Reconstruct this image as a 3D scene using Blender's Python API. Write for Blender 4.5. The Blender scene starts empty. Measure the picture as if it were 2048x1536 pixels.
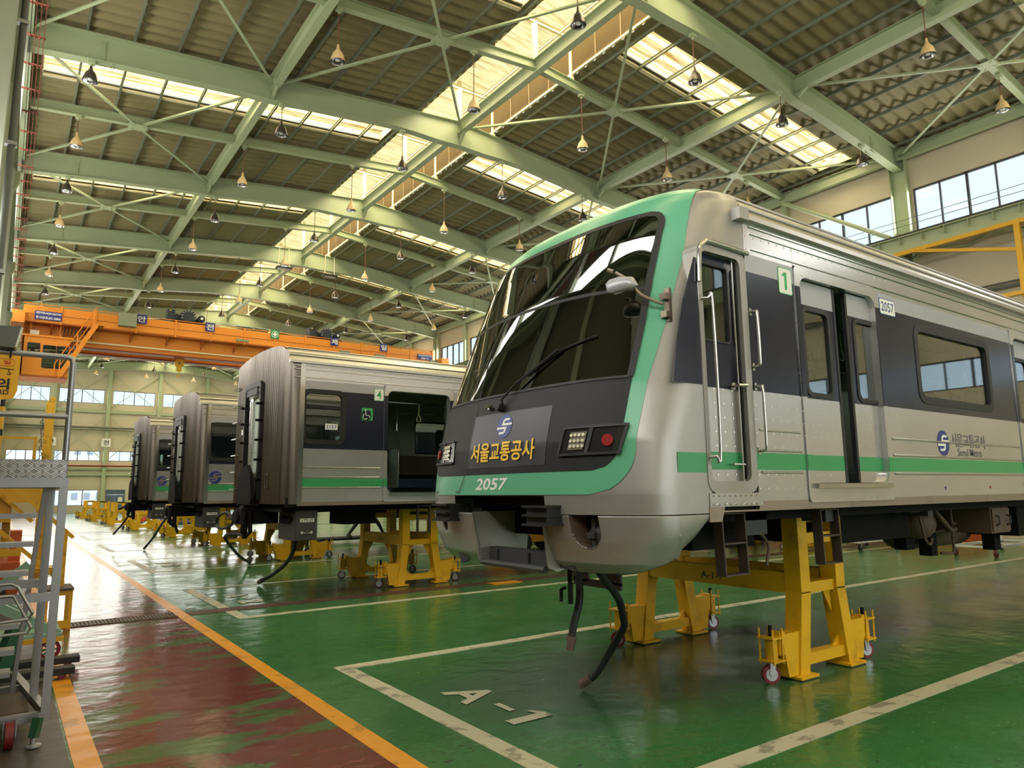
import bpy, bmesh, math, random
from mathutils import Vector, Matrix
random.seed(7)
PI = math.pi
S = bpy.context.scene
C = S.collection
R = math.radians

# ---------------------------------------------------------------- camera
FPX, YAW, PITCH, ROLL, CAMH = 1409.65, 54.351, 8.594, -0.6144, 1.735
cd = bpy.data.cameras.new('camera'); cam = bpy.data.objects.new('camera', cd); C.objects.link(cam)
cd.sensor_fit = 'HORIZONTAL'; cd.sensor_width = 36.0; cd.lens = 36.0 * FPX / 2048.0
cd.clip_start = 0.05; cd.clip_end = 600
_y, _p, _r = R(YAW), R(PITCH), R(ROLL)
fw = Vector((math.cos(_y) * math.cos(_p), math.sin(_y) * math.cos(_p), math.sin(_p)))
rt = Vector((math.sin(_y), -math.cos(_y), 0)); up = rt.cross(fw)
r2 = math.cos(_r) * rt + math.sin(_r) * up; u2 = -math.sin(_r) * rt + math.cos(_r) * up
mw = Matrix((r2, u2, -fw)).transposed().to_4x4(); mw.translation = (0, 0, CAMH)
cam.matrix_world = mw
S.camera = cam

# ---------------------------------------------------------------- world, sun, exposure
W = bpy.data.worlds.new('world'); S.world = W; W.use_nodes = True
wn = W.node_tree; wn.nodes.clear()
wo = wn.nodes.new('ShaderNodeOutputWorld'); bg = wn.nodes.new('ShaderNodeBackground')
sk = wn.nodes.new('ShaderNodeTexSky'); sk.sky_type = 'HOSEK_WILKIE'; sk.turbidity = 4.0; sk.ground_albedo = 0.5
sk.sun_direction = Vector((0.25, -0.35, 0.9)).normalized()
mx = wn.nodes.new('ShaderNodeMix'); mx.data_type = 'RGBA'; mx.inputs[0].default_value = 0.8
wn.links.new(sk.outputs[0], mx.inputs[6]); mx.inputs[7].default_value = (0.80, 0.93, 1.0, 1)
wn.links.new(mx.outputs[2], bg.inputs[0]); bg.inputs[1].default_value = 1.15
wn.links.new(bg.outputs[0], wo.inputs[0])

def lamp(kind, name, loc, rot, energy, color=(1, 1, 1), **kw):
    l = bpy.data.lights.new(name, kind); l.energy = energy; l.color = color
    for k, v in kw.items(): setattr(l, k, v)
    o = bpy.data.objects.new(name, l); C.objects.link(o); o.location = loc; o.rotation_euler = rot
    return o
sun = lamp('SUN', 'sun', (0, 0, 60), (0, 0, 0), 3.2, (1.0, 0.95, 0.85), angle=0.02)
sun.rotation_euler = Vector((0.25, -0.35, 0.9)).to_track_quat('Z', 'Y').to_euler()

XL, XR, XM = -0.4, 26.8, 13.2            # column faces and ridge
FRAMES = [-14.5, -5.6, 3.2, 12.05, 21.7, 30.6, 39.2, 47.7, 56.2, 64.7, 73.2, 82.3]
SECS = [(a + b) / 2 for a, b in zip(FRAMES, FRAMES[1:])]
SECS[3] = 16.9; SECS[4] = 26.3
YF, YB = -15.0, 83.0                      # front and back walls
DAY = (1.0, 0.97, 0.90); WARM = (1.0, 0.86, 0.55)
# daylight entering through the clerestory windows, the roof lights and the ridge monitor, plus two added fill lamps
lamp('AREA', 'daylight_right_windows', (XR + 0.15, 34, 12.0), (0, R(90), 0), 1400, DAY, shape='RECTANGLE', size=1.5, size_y=92)
lamp('AREA', 'daylight_left_windows', (XL - 0.55, 34, 12.0), (0, R(-90), 0), 2300, DAY, shape='RECTANGLE', size=1.5, size_y=92)
lamp('AREA', 'added_fill_left_low', (XL - 0.55, 30, 5.6), (0, R(-90), 0), 2000, DAY, shape='RECTANGLE', size=1.0, size_y=90)  # added lamp on the unseen left side, brightens the nose front
lamp('AREA', 'daylight_back_windows', (XM, YB - 0.3, 11.7), (R(-90), 0, 0), 1000, DAY, shape='RECTANGLE', size=25, size_y=1.4)
lamp('AREA', 'daylight_back_middle_windows', (XM, YB - 0.3, 5.6), (R(-90), 0, 0), 800, DAY, shape='RECTANGLE', size=25, size_y=1.0)
lamp('AREA', 'added_fill_front', (XM, YF + 0.4, 4.5), (R(90), 0, 0), 600, DAY, shape='RECTANGLE', size=20, size_y=6)  # added fill lamp at the unseen wall behind the viewer
lamp('AREA', 'daylight_ridge', (XM, 34, 17.2), (0, 0, 0), 4600, WARM, shape='RECTANGLE', size=2.6, size_y=95)
for _f in FRAMES[:-1]:
    for _s in (-1, 1):
        lamp('AREA', 'daylight_rooflight', (XM + _s * 7.5, _f + 2.15, 15.45), (0, R(5.2) * _s, 0), 280, WARM, shape='RECTANGLE', size=11.6, size_y=1.2)

S.view_settings.view_transform = 'Standard'; S.view_settings.look = 'None'
S.view_settings.gamma = 1.0; S.view_settings.use_curve_mapping = False
S.view_settings.exposure = 0.55
cy = S.cycles
cy.max_bounces = 5; cy.diffuse_bounces = 2; cy.glossy_bounces = 3; cy.transmission_bounces = 3; cy.transparent_max_bounces = 8
cy.use_adaptive_sampling = True; cy.adaptive_threshold = 0.07; cy.adaptive_min_samples = 20
cy.sample_clamp_indirect = 6.0; cy.caustics_reflective = False; cy.caustics_refractive = False

# ---------------------------------------------------------------- materials
MAT = {}
def lin(c): return tuple((x / 12.92 if x <= 0.04045 else ((x + 0.055) / 1.055) ** 2.4) for x in c)
def srgb(r, g, b): return lin((r / 255, g / 255, b / 255))
def mat(name, col, rough=0.5, metal=0.0, var=0.12, scale=3.0, bump=0.0, bscale=None, spec=0.5, dirt=None, damt=0.5, dscale=2.0, stretch=(1, 1, 1), coat=0.0, aniso=0.0):
    """Principled paint / metal with noise variation, optional wear blotches and fine relief."""
    m = bpy.data.materials.new(name); m.use_nodes = True; MAT[name] = m
    n = m.node_tree; N = n.nodes; L = n.links; b = N['Principled BSDF']
    b.inputs['Roughness'].default_value = rough; b.inputs['Metallic'].default_value = metal
    b.inputs['Specular IOR Level'].default_value = spec; b.inputs['Coat Weight'].default_value = coat
    tc = N.new('ShaderNodeTexCoord'); mp = N.new('ShaderNodeMapping'); mp.inputs['Scale'].default_value = stretch
    L.new(tc.outputs['Object'], mp.inputs[0])
    no = N.new('ShaderNodeTexNoise'); no.inputs['Scale'].default_value = scale; no.inputs['Detail'].default_value = 4
    L.new(mp.outputs[0], no.inputs['Vector'])
    mi = N.new('ShaderNodeMix'); mi.data_type = 'RGBA'
    mi.inputs[6].default_value = (*[max(0, c * (1 - var)) for c in col], 1); mi.inputs[7].default_value = (*[min(1, c * (1 + var)) for c in col], 1)
    L.new(no.outputs['Fac'], mi.inputs[0]); out = mi.outputs[2]
    if dirt:
        n2 = N.new('ShaderNodeTexNoise'); n2.inputs['Scale'].default_value = dscale; n2.inputs['Detail'].default_value = 6; n2.inputs['Roughness'].default_value = 0.65
        L.new(mp.outputs[0], n2.inputs['Vector'])
        cr = N.new('ShaderNodeMapRange'); cr.inputs[1].default_value = 0.52; cr.inputs[2].default_value = 0.72; cr.inputs[4].default_value = damt
        L.new(n2.outputs['Fac'], cr.inputs[0])
        m2 = N.new('ShaderNodeMix'); m2.data_type = 'RGBA'; m2.inputs[7].default_value = (*dirt, 1)
        L.new(cr.outputs[0], m2.inputs[0]); L.new(out, m2.inputs[6]); out = m2.outputs[2]
    L.new(out, b.inputs['Base Color'])
    if bump:
        nb = N.new('ShaderNodeTexNoise'); nb.inputs['Scale'].default_value = bscale or scale; nb.inputs['Detail'].default_value = 3
        L.new(mp.outputs[0], nb.inputs['Vector'])
        bp = N.new('ShaderNodeBump'); bp.inputs['Strength'].default_value = 1.0; bp.inputs['Distance'].default_value = bump
        L.new(nb.outputs['Fac'], bp.inputs['Height']); L.new(bp.outputs[0], b.inputs['Normal'])
    return m

mat('purlin_green', srgb(126, 132, 108), 0.5, var=0.06)
mat('steel_green', srgb(172, 183, 146), 0.45, var=0.06, scale=1.5)
mat('column_grey', srgb(196, 204, 186), 0.5, var=0.05)
mat('roof_sheet', srgb(146, 136, 98), 0.6, var=0.10, scale=0.8, dirt=srgb(108, 98, 66), damt=0.35)
mat('monitor_white', srgb(226, 214, 178), 0.5, var=0.05)
mat('louver', srgb(140, 118, 84), 0.6, var=0.05)
mat('concrete', srgb(205, 192, 165), 0.85, var=0.06, scale=0.8, bump=0.004, bscale=9, dirt=srgb(178, 165, 138), damt=0.35, dscale=0.6)
mat('unseen_wall_dark', srgb(118, 114, 98), 0.85, var=0.06)  # unseen left wall, darkened to keep its windscreen reflection dim
mat('end_panel', srgb(208, 196, 168), 0.8, var=0.05, scale=1.0, bump=0.003, bscale=14)
mat('dark_rail', srgb(42, 42, 40), 0.5)
mat('window_frame', srgb(64, 58, 62), 0.5)
mat('pipe_grey', srgb(96, 100, 94), 0.5)
mat('pipe_red', srgb(132, 66, 52), 0.5)
mat('blue_door', srgb(92, 108, 132), 0.5, var=0.04)
mat('black', srgb(22, 22, 24), 0.5)
mat('rubber', srgb(26, 26, 27), 0.6)
mat('white_paint', srgb(232, 232, 226), 0.5, var=0.03)
mat('sign_white', srgb(236, 234, 228), 0.5, var=0.02)
mat('sign_blue', srgb(44, 52, 128), 0.45, var=0.03)
mat('navy_text', srgb(30, 74, 140), 0.5, var=0.02)
mat('logo_blue', srgb(40, 52, 128), 0.4, var=0.02)
mat('sign_green', srgb(40, 140, 92), 0.45, var=0.03)
mat('text_yellow', srgb(240, 196, 60), 0.5, var=0.02)
mat('text_grey', srgb(108, 104, 104), 0.5, var=0.02)
mat('text_black', srgb(24, 24, 24), 0.5, var=0.02)
mat('text_red', srgb(200, 50, 36), 0.5, var=0.02)

def glass_pane(name, tint, gloss, rough=0.02):
    m = bpy.data.materials.new(name); m.use_nodes = True; MAT[name] = m
    n = m.node_tree; N = n.nodes; L = n.links; N.clear()
    o = N.new('ShaderNodeOutputMaterial'); t = N.new('ShaderNodeBsdfTransparent'); g = N.new('ShaderNodeBsdfGlossy'); mi = N.new('ShaderNodeMixShader')
    no = N.new('ShaderNodeTexNoise'); no.inputs['Scale'].default_value = 2.0
    mr = N.new('ShaderNodeMix'); mr.data_type = 'RGBA'; mr.inputs[6].default_value = (*[c * 0.95 for c in tint], 1); mr.inputs[7].default_value = (*tint, 1)
    L.new(no.outputs['Fac'], mr.inputs[0]); L.new(mr.outputs[2], t.inputs[0])
    g.inputs['Color'].default_value = (1, 1, 1, 1); g.inputs['Roughness'].default_value = rough
    lw = N.new('ShaderNodeLayerWeight'); lw.inputs[0].default_value = 0.5
    pw = N.new('ShaderNodeMath'); pw.operation = 'POWER'; pw.inputs[1].default_value = 5.0; L.new(lw.outputs['Facing'], pw.inputs[0])
    mu = N.new('ShaderNodeMath'); mu.operation = 'MULTIPLY_ADD'; mu.inputs[1].default_value = 0.8; mu.inputs[2].default_value = gloss; mu.use_clamp = True
    L.new(pw.outputs[0], mu.inputs[0]); L.new(mu.outputs[0], mi.inputs[0])
    L.new(t.outputs[0], mi.inputs[1]); L.new(g.outputs[0], mi.inputs[2]); L.new(mi.outputs[0], o.inputs[0])
    return m
glass_pane('clear_glass', (0.93, 0.97, 1.0), 0.02)
glass_pane('train_glass', (0.66, 0.74, 0.70), 0.15)
glass_pane('windshield_glass', (0.05, 0.055, 0.052), 0.14)
glass_pane('cab_glass', (0.35, 0.45, 0.42), 0.12)

def translucent_sheet(name, col, stain):
    m = bpy.data.materials.new(name); m.use_nodes = True; MAT[name] = m
    n = m.node_tree; N = n.nodes; L = n.links; N.clear()
    o = N.new('ShaderNodeOutputMaterial'); t = N.new('ShaderNodeBsdfTranslucent'); d = N.new('ShaderNodeBsdfDiffuse'); mi = N.new('ShaderNodeMixShader'); mi.inputs[0].default_value = 0.25
    tc = N.new('ShaderNodeTexCoord'); mp = N.new('ShaderNodeMapping'); mp.inputs['Scale'].default_value = (0.25, 3.0, 1.0); L.new(tc.outputs['Object'], mp.inputs[0])
    no = N.new('ShaderNodeTexNoise'); no.inputs['Scale'].default_value = 3.0; no.inputs['Detail'].default_value = 6; no.inputs['Roughness'].default_value = 0.7; L.new(mp.outputs[0], no.inputs['Vector'])
    mr = N.new('ShaderNodeMapRange'); mr.inputs[1].default_value = 0.42; mr.inputs[2].default_value = 0.68; L.new(no.outputs['Fac'], mr.inputs[0])
    mc = N.new('ShaderNodeMix'); mc.data_type = 'RGBA'; mc.inputs[6].default_value = (*col, 1); mc.inputs[7].default_value = (*stain, 1); L.new(mr.outputs[0], mc.inputs[0])
    L.new(mc.outputs[2], t.inputs[0]); L.new(mc.outputs[2], d.inputs[0]); L.new(t.outputs[0], mi.inputs[1]); L.new(d.outputs[0], mi.inputs[2]); L.new(mi.outputs[0], o.inputs[0])
    return m
translucent_sheet('skylight', (0.66, 0.58, 0.32), (0.34, 0.20, 0.04))
translucent_sheet('monitor_light', (0.62, 0.55, 0.31), (0.36, 0.26, 0.09))

# ---------------------------------------------------------------- mesh helpers
class MB:
    def __init__(s): s.v = []; s.f = []; s.mi = []; s.cur = 0
    def add(s, vs, fs, m=None):
        o = len(s.v); s.v.extend([tuple(p) for p in vs]); m = s.cur if m is None else m
        for f in fs: s.f.append([i + o for i in f]); s.mi.append(m)
        return s
    def box(s, x0, x1, y0, y1, z0, z1, m=None):
        return s.add([(x0, y0, z0), (x1, y0, z0), (x1, y1, z0), (x0, y1, z0), (x0, y0, z1), (x1, y0, z1), (x1, y1, z1), (x0, y1, z1)],
                     [(0, 3, 2, 1), (4, 5, 6, 7), (0, 1, 5, 4), (1, 2, 6, 5), (2, 3, 7, 6), (3, 0, 4, 7)], m)
    def cbox(s, c, d, m=None):
        return s.box(c[0] - d[0] / 2, c[0] + d[0] / 2, c[1] - d[1] / 2, c[1] + d[1] / 2, c[2] - d[2] / 2, c[2] + d[2] / 2, m)
    def bar(s, p, q, w, h, up=(0, 0, 1), m=None):
        p = Vector(p); q = Vector(q); d = (q - p).normalized(); u = Vector(up)
        sd = d.cross(u)
        if sd.length < 1e-4: sd = d.cross(Vector((1, 0, 0)))
        sd.normalize(); u = sd.cross(d).normalized(); vs = []
        for b in (p, q):
            for a, c in ((-1, -1), (1, -1), (1, 1), (-1, 1)): vs.append(b + sd * (a * w / 2) + u * (c * h / 2))
        return s.add(vs, [(0, 1, 2, 3), (7, 6, 5, 4), (0, 4, 5, 1), (1, 5, 6, 2), (2, 6, 7, 3), (3, 7, 4, 0)], m)
    def cyl(s, p, q, r, n=12, r2=None, caps=True, m=None):
        p = Vector(p); q = Vector(q); r2 = r if r2 is None else r2; d = (q - p).normalized()
        a = d.orthogonal().normalized(); b = d.cross(a); vs = []
        for c, rr in ((p, r), (q, r2)):
            for i in range(n): t = 2 * PI * i / n; vs.append(c + a * (rr * math.cos(t)) + b * (rr * math.sin(t)))
        fs = [(i, (i + 1) % n, n + (i + 1) % n, n + i) for i in range(n)]
        if caps: fs += [tuple(range(n))[::-1], tuple(range(n, 2 * n))]
        return s.add(vs, fs, m)
    def tube(s, pts, r, n=8, m=None, closed=False):
        pts = [Vector(p) for p in pts]; k = len(pts); vs = []; ref = None
        for i, p in enumerate(pts):
            d = (pts[(i + 1) % k] - pts[i - 1]) if closed else (pts[min(i + 1, k - 1)] - pts[max(i - 1, 0)])
            d.normalize()
            a = d.orthogonal().normalized() if ref is None else (ref - d * ref.dot(d)).normalized()
            ref = a; b = d.cross(a)
            for j in range(n): t = 2 * PI * j / n; vs.append(p + a * (r * math.cos(t)) + b * (r * math.sin(t)))
        fs = []
        for i in range(k if closed else k - 1):
            i2 = (i + 1) % k
            for j in range(n): fs.append((i * n + j, i * n + (j + 1) % n, i2 * n + (j + 1) % n, i2 * n + j))
        if not closed: fs += [tuple(range(n))[::-1], tuple(range((k - 1) * n, k * n))]
        return s.add(vs, fs, m)
    def lathe(s, prof, c=(0, 0, 0), n=16, axis='z', m=None, caps=True):
        vs = []; fs = []; c = Vector(c)
        for r, h in prof:
            for j in range(n):
                t = 2 * PI * j / n; a, b = r * math.cos(t), r * math.sin(t)
                vs.append(c + Vector({'z': (a, b, h), 'x': (h, a, b), 'y': (b, h, a)}[axis]))
        k = len(prof)
        for i in range(k - 1):
            for j in range(n): fs.append((i * n + j, i * n + (j + 1) % n, (i + 1) * n + (j + 1) % n, (i + 1) * n + j))
        if caps: fs += [tuple(range(n))[::-1], tuple(range((k - 1) * n, k * n))]
        return s.add(vs, fs, m)
    def prism(s, poly, axis, a, b, m=None):
        k = len(poly); vs = []
        for t in (a, b):
            for u, v in poly: vs.append({'x': (t, u, v), 'y': (u, t, v), 'z': (u, v, t)}[axis])
        return s.add(vs, [tuple(range(k))[::-1], tuple(range(k, 2 * k))] + [(i, (i + 1) % k, k + (i + 1) % k, k + i) for i in range(k)], m)
    def ring(s, outer, inner, axis, a, b, m=None):
        """frame between two outlines with the same number of points"""
        k = len(outer); vs = []
        for t in (a, b):
            for poly in (outer, inner):
                for u, v in poly: vs.append({'x': (t, u, v), 'y': (u, t, v), 'z': (u, v, t)}[axis])
        fs = []
        for i in range(k):
            j = (i + 1) % k
            fs += [(i, j, k + j, k + i), (2 * k + j, 2 * k + i, 3 * k + i, 3 * k + j), (i, 2 * k + i, 2 * k + j, j), (k + j, 3 * k + j, 3 * k + i, k + i)]
        return s.add(vs, fs, m)
    def ibeam(s, p, q, h, w, tf=0.02, tw=0.014, m=None):
        p = Vector(p); q = Vector(q); z = Vector((0, 0, 1))
        s.bar(p + z * (h / 2 - tf / 2), q + z * (h / 2 - tf / 2), w, tf, m=m); s.bar(p - z * (h / 2 - tf / 2), q - z * (h / 2 - tf / 2), w, tf, m=m)
        return s.bar(p, q, tw, h - 2 * tf, m=m)
    def data(s, name, mats, smooth=None):
        me = bpy.data.meshes.new(name); me.from_pydata(s.v, [], s.f)
        for mm in (mats if isinstance(mats, (list, tuple)) else [mats]): me.materials.append(MAT[mm])
        if any(s.mi): me.polygons.foreach_set('material_index', s.mi)
        bm = bmesh.new(); bm.from_mesh(me); bmesh.ops.recalc_face_normals(bm, faces=bm.faces); bm.to_mesh(me); bm.free()
        if smooth:
            me.polygons.foreach_set('use_smooth', [True] * len(me.polygons)); me.set_sharp_from_angle(angle=R(smooth))
        me.update(); return me
    def build(s, name, mats, parent=None, smooth=None, loc=None):
        return put(name, s.data(name, mats, smooth), parent, loc)

def put(name, me, parent=None, loc=None):
    o = bpy.data.objects.new(name, me); C.objects.link(o)
    if parent: o.parent = parent
    if loc is not None: o.location = loc
    return o
def tag(o, label=None, cat=None, group=None, kind=None):
    if label: o['label'] = label
    if cat: o['category'] = cat
    if group: o['group'] = group
    if kind: o['kind'] = kind
    return o
def thing(name, label, cat, loc=(0, 0, 0), rz=0.0, group=None):
    o = bpy.data.objects.new(name, None); C.objects.link(o); o.empty_display_size = 0.2
    o.location = loc; o.rotation_euler = (0, 0, rz); return tag(o, label, cat, group)
def struct(name, label=None):
    o = bpy.data.objects.new(name, None); C.objects.link(o)
    return tag(o, label, kind='structure')
def dup(o, loc=None, rz=None, label=None, group=None, parent=None):
    c = o.copy(); C.objects.link(c); c.parent = parent
    if loc is not None: c.location = loc
    if rz is not None: c.rotation_euler = (0, 0, rz)
    if label: c['label'] = label
    if group: c['group'] = group
    for ch in list(o.children): dup(ch, parent=c)
    return c
def rrect(x0, x1, z0, z1, r, n=5):
    pts = []
    for cx, cz, a in ((x1 - r, z1 - r, 0), (x0 + r, z1 - r, 90), (x0 + r, z0 + r, 180), (x1 - r, z0 + r, 270)):
        for i in range(n + 1): t = R(a + 90 * i / n); pts.append((cx + r * math.cos(t), cz + r * math.sin(t)))
    return pts
def catmull(pts, k=6):
    P = [Vector(p) for p in pts]; P = [2 * P[0] - P[1]] + P + [2 * P[-1] - P[-2]]; out = []
    for i in range(1, len(P) - 2):
        for j in range(k):
            t = j / k; a, b, c, d = P[i - 1], P[i], P[i + 1], P[i + 2]
            out.append(0.5 * ((2 * b) + (c - a) * t + (2 * a - 5 * b + 4 * c - d) * t * t + (3 * b - a - 3 * c + d) * t ** 3))
    return out + [P[-2]]
def interp(x, xs, ys):
    if x <= xs[0]: return ys[0]
    for i in range(1, len(xs)):
        if x <= xs[i]:
            t = (x - xs[i - 1]) / (xs[i] - xs[i - 1]); return ys[i - 1] + t * (ys[i] - ys[i - 1])
    return ys[-1]
_tx = {}
def text_pts(s, bold=0.0):
    """outline mesh (vertices in the text plane, centred, unit letter height) of a string"""
    key = (s, bold)
    if key in _tx: return _tx[key]
    cu = bpy.data.curves.new('lettering', 'FONT'); cu.body = s; cu.size = 1.0; cu.align_x = 'CENTER'; cu.align_y = 'CENTER'; cu.offset = bold; cu.resolution_u = 4
    ob = bpy.data.objects.new('lettering', cu); C.objects.link(ob)
    me = ob.to_mesh(); vs = [(v.co.x, v.co.y) for v in me.vertices]; fs = [tuple(p.vertices) for p in me.polygons]
    ob.to_mesh_clear(); bpy.data.objects.remove(ob); bpy.data.curves.remove(cu)
    x0 = min(v[0] for v in vs); x1 = max(v[0] for v in vs); y0 = min(v[1] for v in vs); y1 = max(v[1] for v in vs)
    vs = [(v[0] - (x0 + x1) / 2, v[1] - (y0 + y1) / 2) for v in vs]
    _tx[key] = (vs, fs, x1 - x0, y1 - y0); return _tx[key]
ONE = ([(-0.06, -0.5), (0.10, -0.5), (0.10, 0.5), (-0.04, 0.5), (-0.06, 0.30), (-0.20, 0.22), (-0.20, 0.34)], [(0, 1, 2, 3, 4), (4, 3, 6, 5)], 0.30, 1.0)
def lettering(name, s, mt, parent, origin, ux, uy, w, h, bold=0.0, fn=None, shear=0.0):
    """flat lettering w x h metres centred at origin, ux/uy the reading and up directions; fn may drape it on a surface"""
    vs, fs, tw, th = ONE if s == '1' else text_pts(s, bold); o = Vector(origin); ux = Vector(ux); uy = Vector(uy); mb = MB()
    pts = []
    for a, b in vs:
        p = o + ux * ((a / tw + shear * b / th) * w) + uy * (b / th * h)
        pts.append(fn(p) if fn else p)
    mb.add(pts, fs); me = bpy.data.meshes.new(name); me.from_pydata([tuple(p) for p in mb.v], [], mb.f); me.materials.append(MAT[mt])
    return put(name, me, parent)
# ================================================================ the hall
def ztop(x): return 14.5 + (1 - abs(x - XM) / 13.6) * 1.25      # top of the main beams
ceiling = struct('ceiling', 'pale green steel roof of the workshop with corrugated sheeting and roof lights')
P1, P2, P3 = 6.12, XM, 20.25
MONL, MONR = 11.62, 14.78
PITCHW = 0.44; AMP = 0.055
def wave_sheet(x0, x1, y0, y1, dz, seg=8, nx=1):
    mb = MB(); n = max(2, int(round((y1 - y0) / PITCHW * seg))); vs = []; fs = []
    for j in range(nx + 1):
        x = x0 + (x1 - x0) * j / nx
        for i in range(n + 1):
            y = y0 + (y1 - y0) * i / n; vs.append((x, y, ztop(x) + dz + AMP * math.sin(2 * PI * y / PITCHW)))
    for j in range(nx):
        for i in range(n): fs.append((j * (n + 1) + i, j * (n + 1) + i + 1, (j + 1) * (n + 1) + i + 1, (j + 1) * (n + 1) + i))
    return mb.add(vs, fs)
ye = [YF] + FRAMES[1:-1] + [YB]
for i, f in enumerate(FRAMES):
    nxt = FRAMES[i + 1] if i + 1 < len(FRAMES) else YB
    f0 = f if i else YF
    for (a, b) in ((XL - 0.6, MONL), (MONR, XR + 0.6)):
        if nxt - f < 4:
            wave_sheet(a, b, f, nxt, 0.18).build('roof_sheet', 'roof_sheet', ceiling, 60); continue
        wave_sheet(a, b, f0, f + 1.5, 0.18).build('roof_sheet', 'roof_sheet', ceiling, 60)
        wave_sheet(a, b, f + 2.82, nxt, 0.18).build('roof_sheet', 'roof_sheet', ceiling, 60)
        xa, xb = (a + 1.0, b - 0.4) if a < XM else (a + 0.4, b - 1.0)
        wave_sheet(xa, xb, f + 1.42, f + 2.9, 0.40, 8, 6).build('skylight_sheet', 'skylight', ceiling, 60)
        for yy in (f + 1.5, f + 2.82):
            m = MB(); m.bar((xa, yy, ztop(xa) + 0.27), (xb, yy, ztop(xb) + 0.27), 0.03, 0.24); m.build('skylight_curb', 'monitor_white', ceiling)
        m = MB(); m.bar((xa, f + 3.0, ztop(xa) + 0.09), (xb, f + 3.0, ztop(xb) + 0.09), 0.14, 0.05); m.build('skylight_trim', 'monitor_white', ceiling)
        for (xe, xo) in ((a, xa), (xb, b)):
            if xo - xe > 0.05 or True:
                wave_sheet(min(xe, xo), max(xe, xo), f + 1.5, f + 2.82, 0.18).build('roof_sheet', 'roof_sheet', ceiling, 60)
        for xe in (xa, xb):
            m = MB(); m.box(xe - 0.015, xe + 0.015, f + 1.42, f + 2.9, ztop(xe) + 0.1, ztop(xe) + 0.47); m.build('skylight_end', 'monitor_white', ceiling)
# purlins run the length of the hall on top of the beams
px = [XL + 0.15 + k * 1.175 for k in range(10)] + [MONL - 0.25]
for x in px + [2 * XM - x for x in px]:
    m = MB(); z = ztop(x) + 0.06
    m.box(x - 0.004, x + 0.004, YF, YB, z - 0.06, z + 0.06); m.box(x - 0.03, x + 0.03, YF, YB, z + 0.054, z + 0.06); m.box(x - 0.03, x + 0.03, YF, YB, z - 0.06, z - 0.052)
    m.build('purlin', 'purlin_green', ceiling)
# main beams: haunched welded I sections
def depth(x):
    d = abs(x - XM)
    return interp(d, [0, 0.8, 2.0, 3.2, 6.2, 7.05, 7.8, 11.5, 13.6], [1.0, 0.97, 0.84, 0.76, 0.80, 0.86, 0.80, 0.80, 0.86])
for f in FRAMES:
    m = MB(); xs = sorted(set([XL - 0.25 + (XR - XL + 0.5) * k / 60 for k in range(61)] + [XM]))
    for a, b in zip(xs, xs[1:]):
        ta, tb = ztop(a), ztop(b); ba, bb = ta - depth(a), tb - depth(b)
        m.add([(a, f - 0.008, ba), (b, f - 0.008, bb), (b, f - 0.008, tb), (a, f - 0.008, ta), (a, f + 0.008, ba), (b, f + 0.008, bb), (b, f + 0.008, tb), (a, f + 0.008, ta)],
              [(0, 1, 2, 3), (5, 4, 7, 6)])
        m.bar((a, f, ta - 0.012), (b, f, tb - 0.012), 0.32, 0.024); m.bar((a, f, ba + 0.012), (b, f, bb + 0.012), 0.32, 0.024)
    beam = m.build('main_beam', 'steel_green', ceiling, 40)
    for x in (P1, P2, P3):
        s = MB(); z1 = ztop(x); z0 = z1 - depth(x)
        for sgn in (-1, 1): s.box(x - 0.008, x + 0.008, f + sgn * 0.008 - (0.15 if sgn < 0 else 0), f + sgn * 0.008 + (0.15 if sgn > 0 else 0), z0 + 0.02, z1 - 0.02)
        s.build('stiffener', 'steel_green', beam)
    for x in (XL + 1.75, XR - 1.75):
        s = MB(); zz = ztop(x)
        for sgn in (-1, 1):
            s.box(x - 0.07, x + 0.07, f + sgn * 0.02 - 0.012, f + sgn * 0.02 + 0.012, zz - 0.68, zz - 0.14)
            for k in range(8):
                for xx in (x - 0.035, x + 0.035): s.cyl((xx, f + sgn * 0.03, zz - 0.19 - k * 0.062), (xx, f + sgn * 0.05, zz - 0.19 - k * 0.062), 0.016, 6)
            for k in range(10):
                s.cyl((x - 0.3 + k * 0.066, f + sgn * 0.1, zz - depth(x) - 0.02), (x - 0.3 + k * 0.066, f + sgn * 0.1, zz - depth(x) + 0.03), 0.016, 6)
        s.build('splice_plate', 'steel_green', beam)
for f in SECS:
    m = MB()
    for xa, xb in ((XL, XM), (XM, XR)): m.ibeam((xa, f, ztop(xa) - 0.16), (xb, f, ztop(xb) - 0.16), 0.32, 0.2)
    m.build('secondary_beam', 'steel_green', ceiling)
# longitudinal girders at the quarter points and the ridge, plus eaves beams
for i in range(len(FRAMES) - 1):
    a, b = FRAMES[i] + 0.02, FRAMES[i + 1] - 0.02
    for x in (P1, P2, P3):
        m = MB(); m.ibeam((x, a, ztop(x) - 0.25), (x, b, ztop(x) - 0.25), 0.5, 0.24); m.build('longitudinal_girder', 'steel_green', ceiling)
        for yy, dy in ((a, 0.42), (b, -0.42)):
            m = MB(); m.bar((x, yy, ztop(x) - depth(x) + 0.12), (x, yy + dy, ztop(x) - 0.46), 0.09, 0.09); m.build('knee_brace', 'steel_green', ceiling)
    for x in (XL, XR):
        m = MB(); m.ibeam((x, a, 14.2), (x, b, 14.2), 0.42, 0.22); m.build('eaves_beam', 'steel_green', ceiling)
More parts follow.
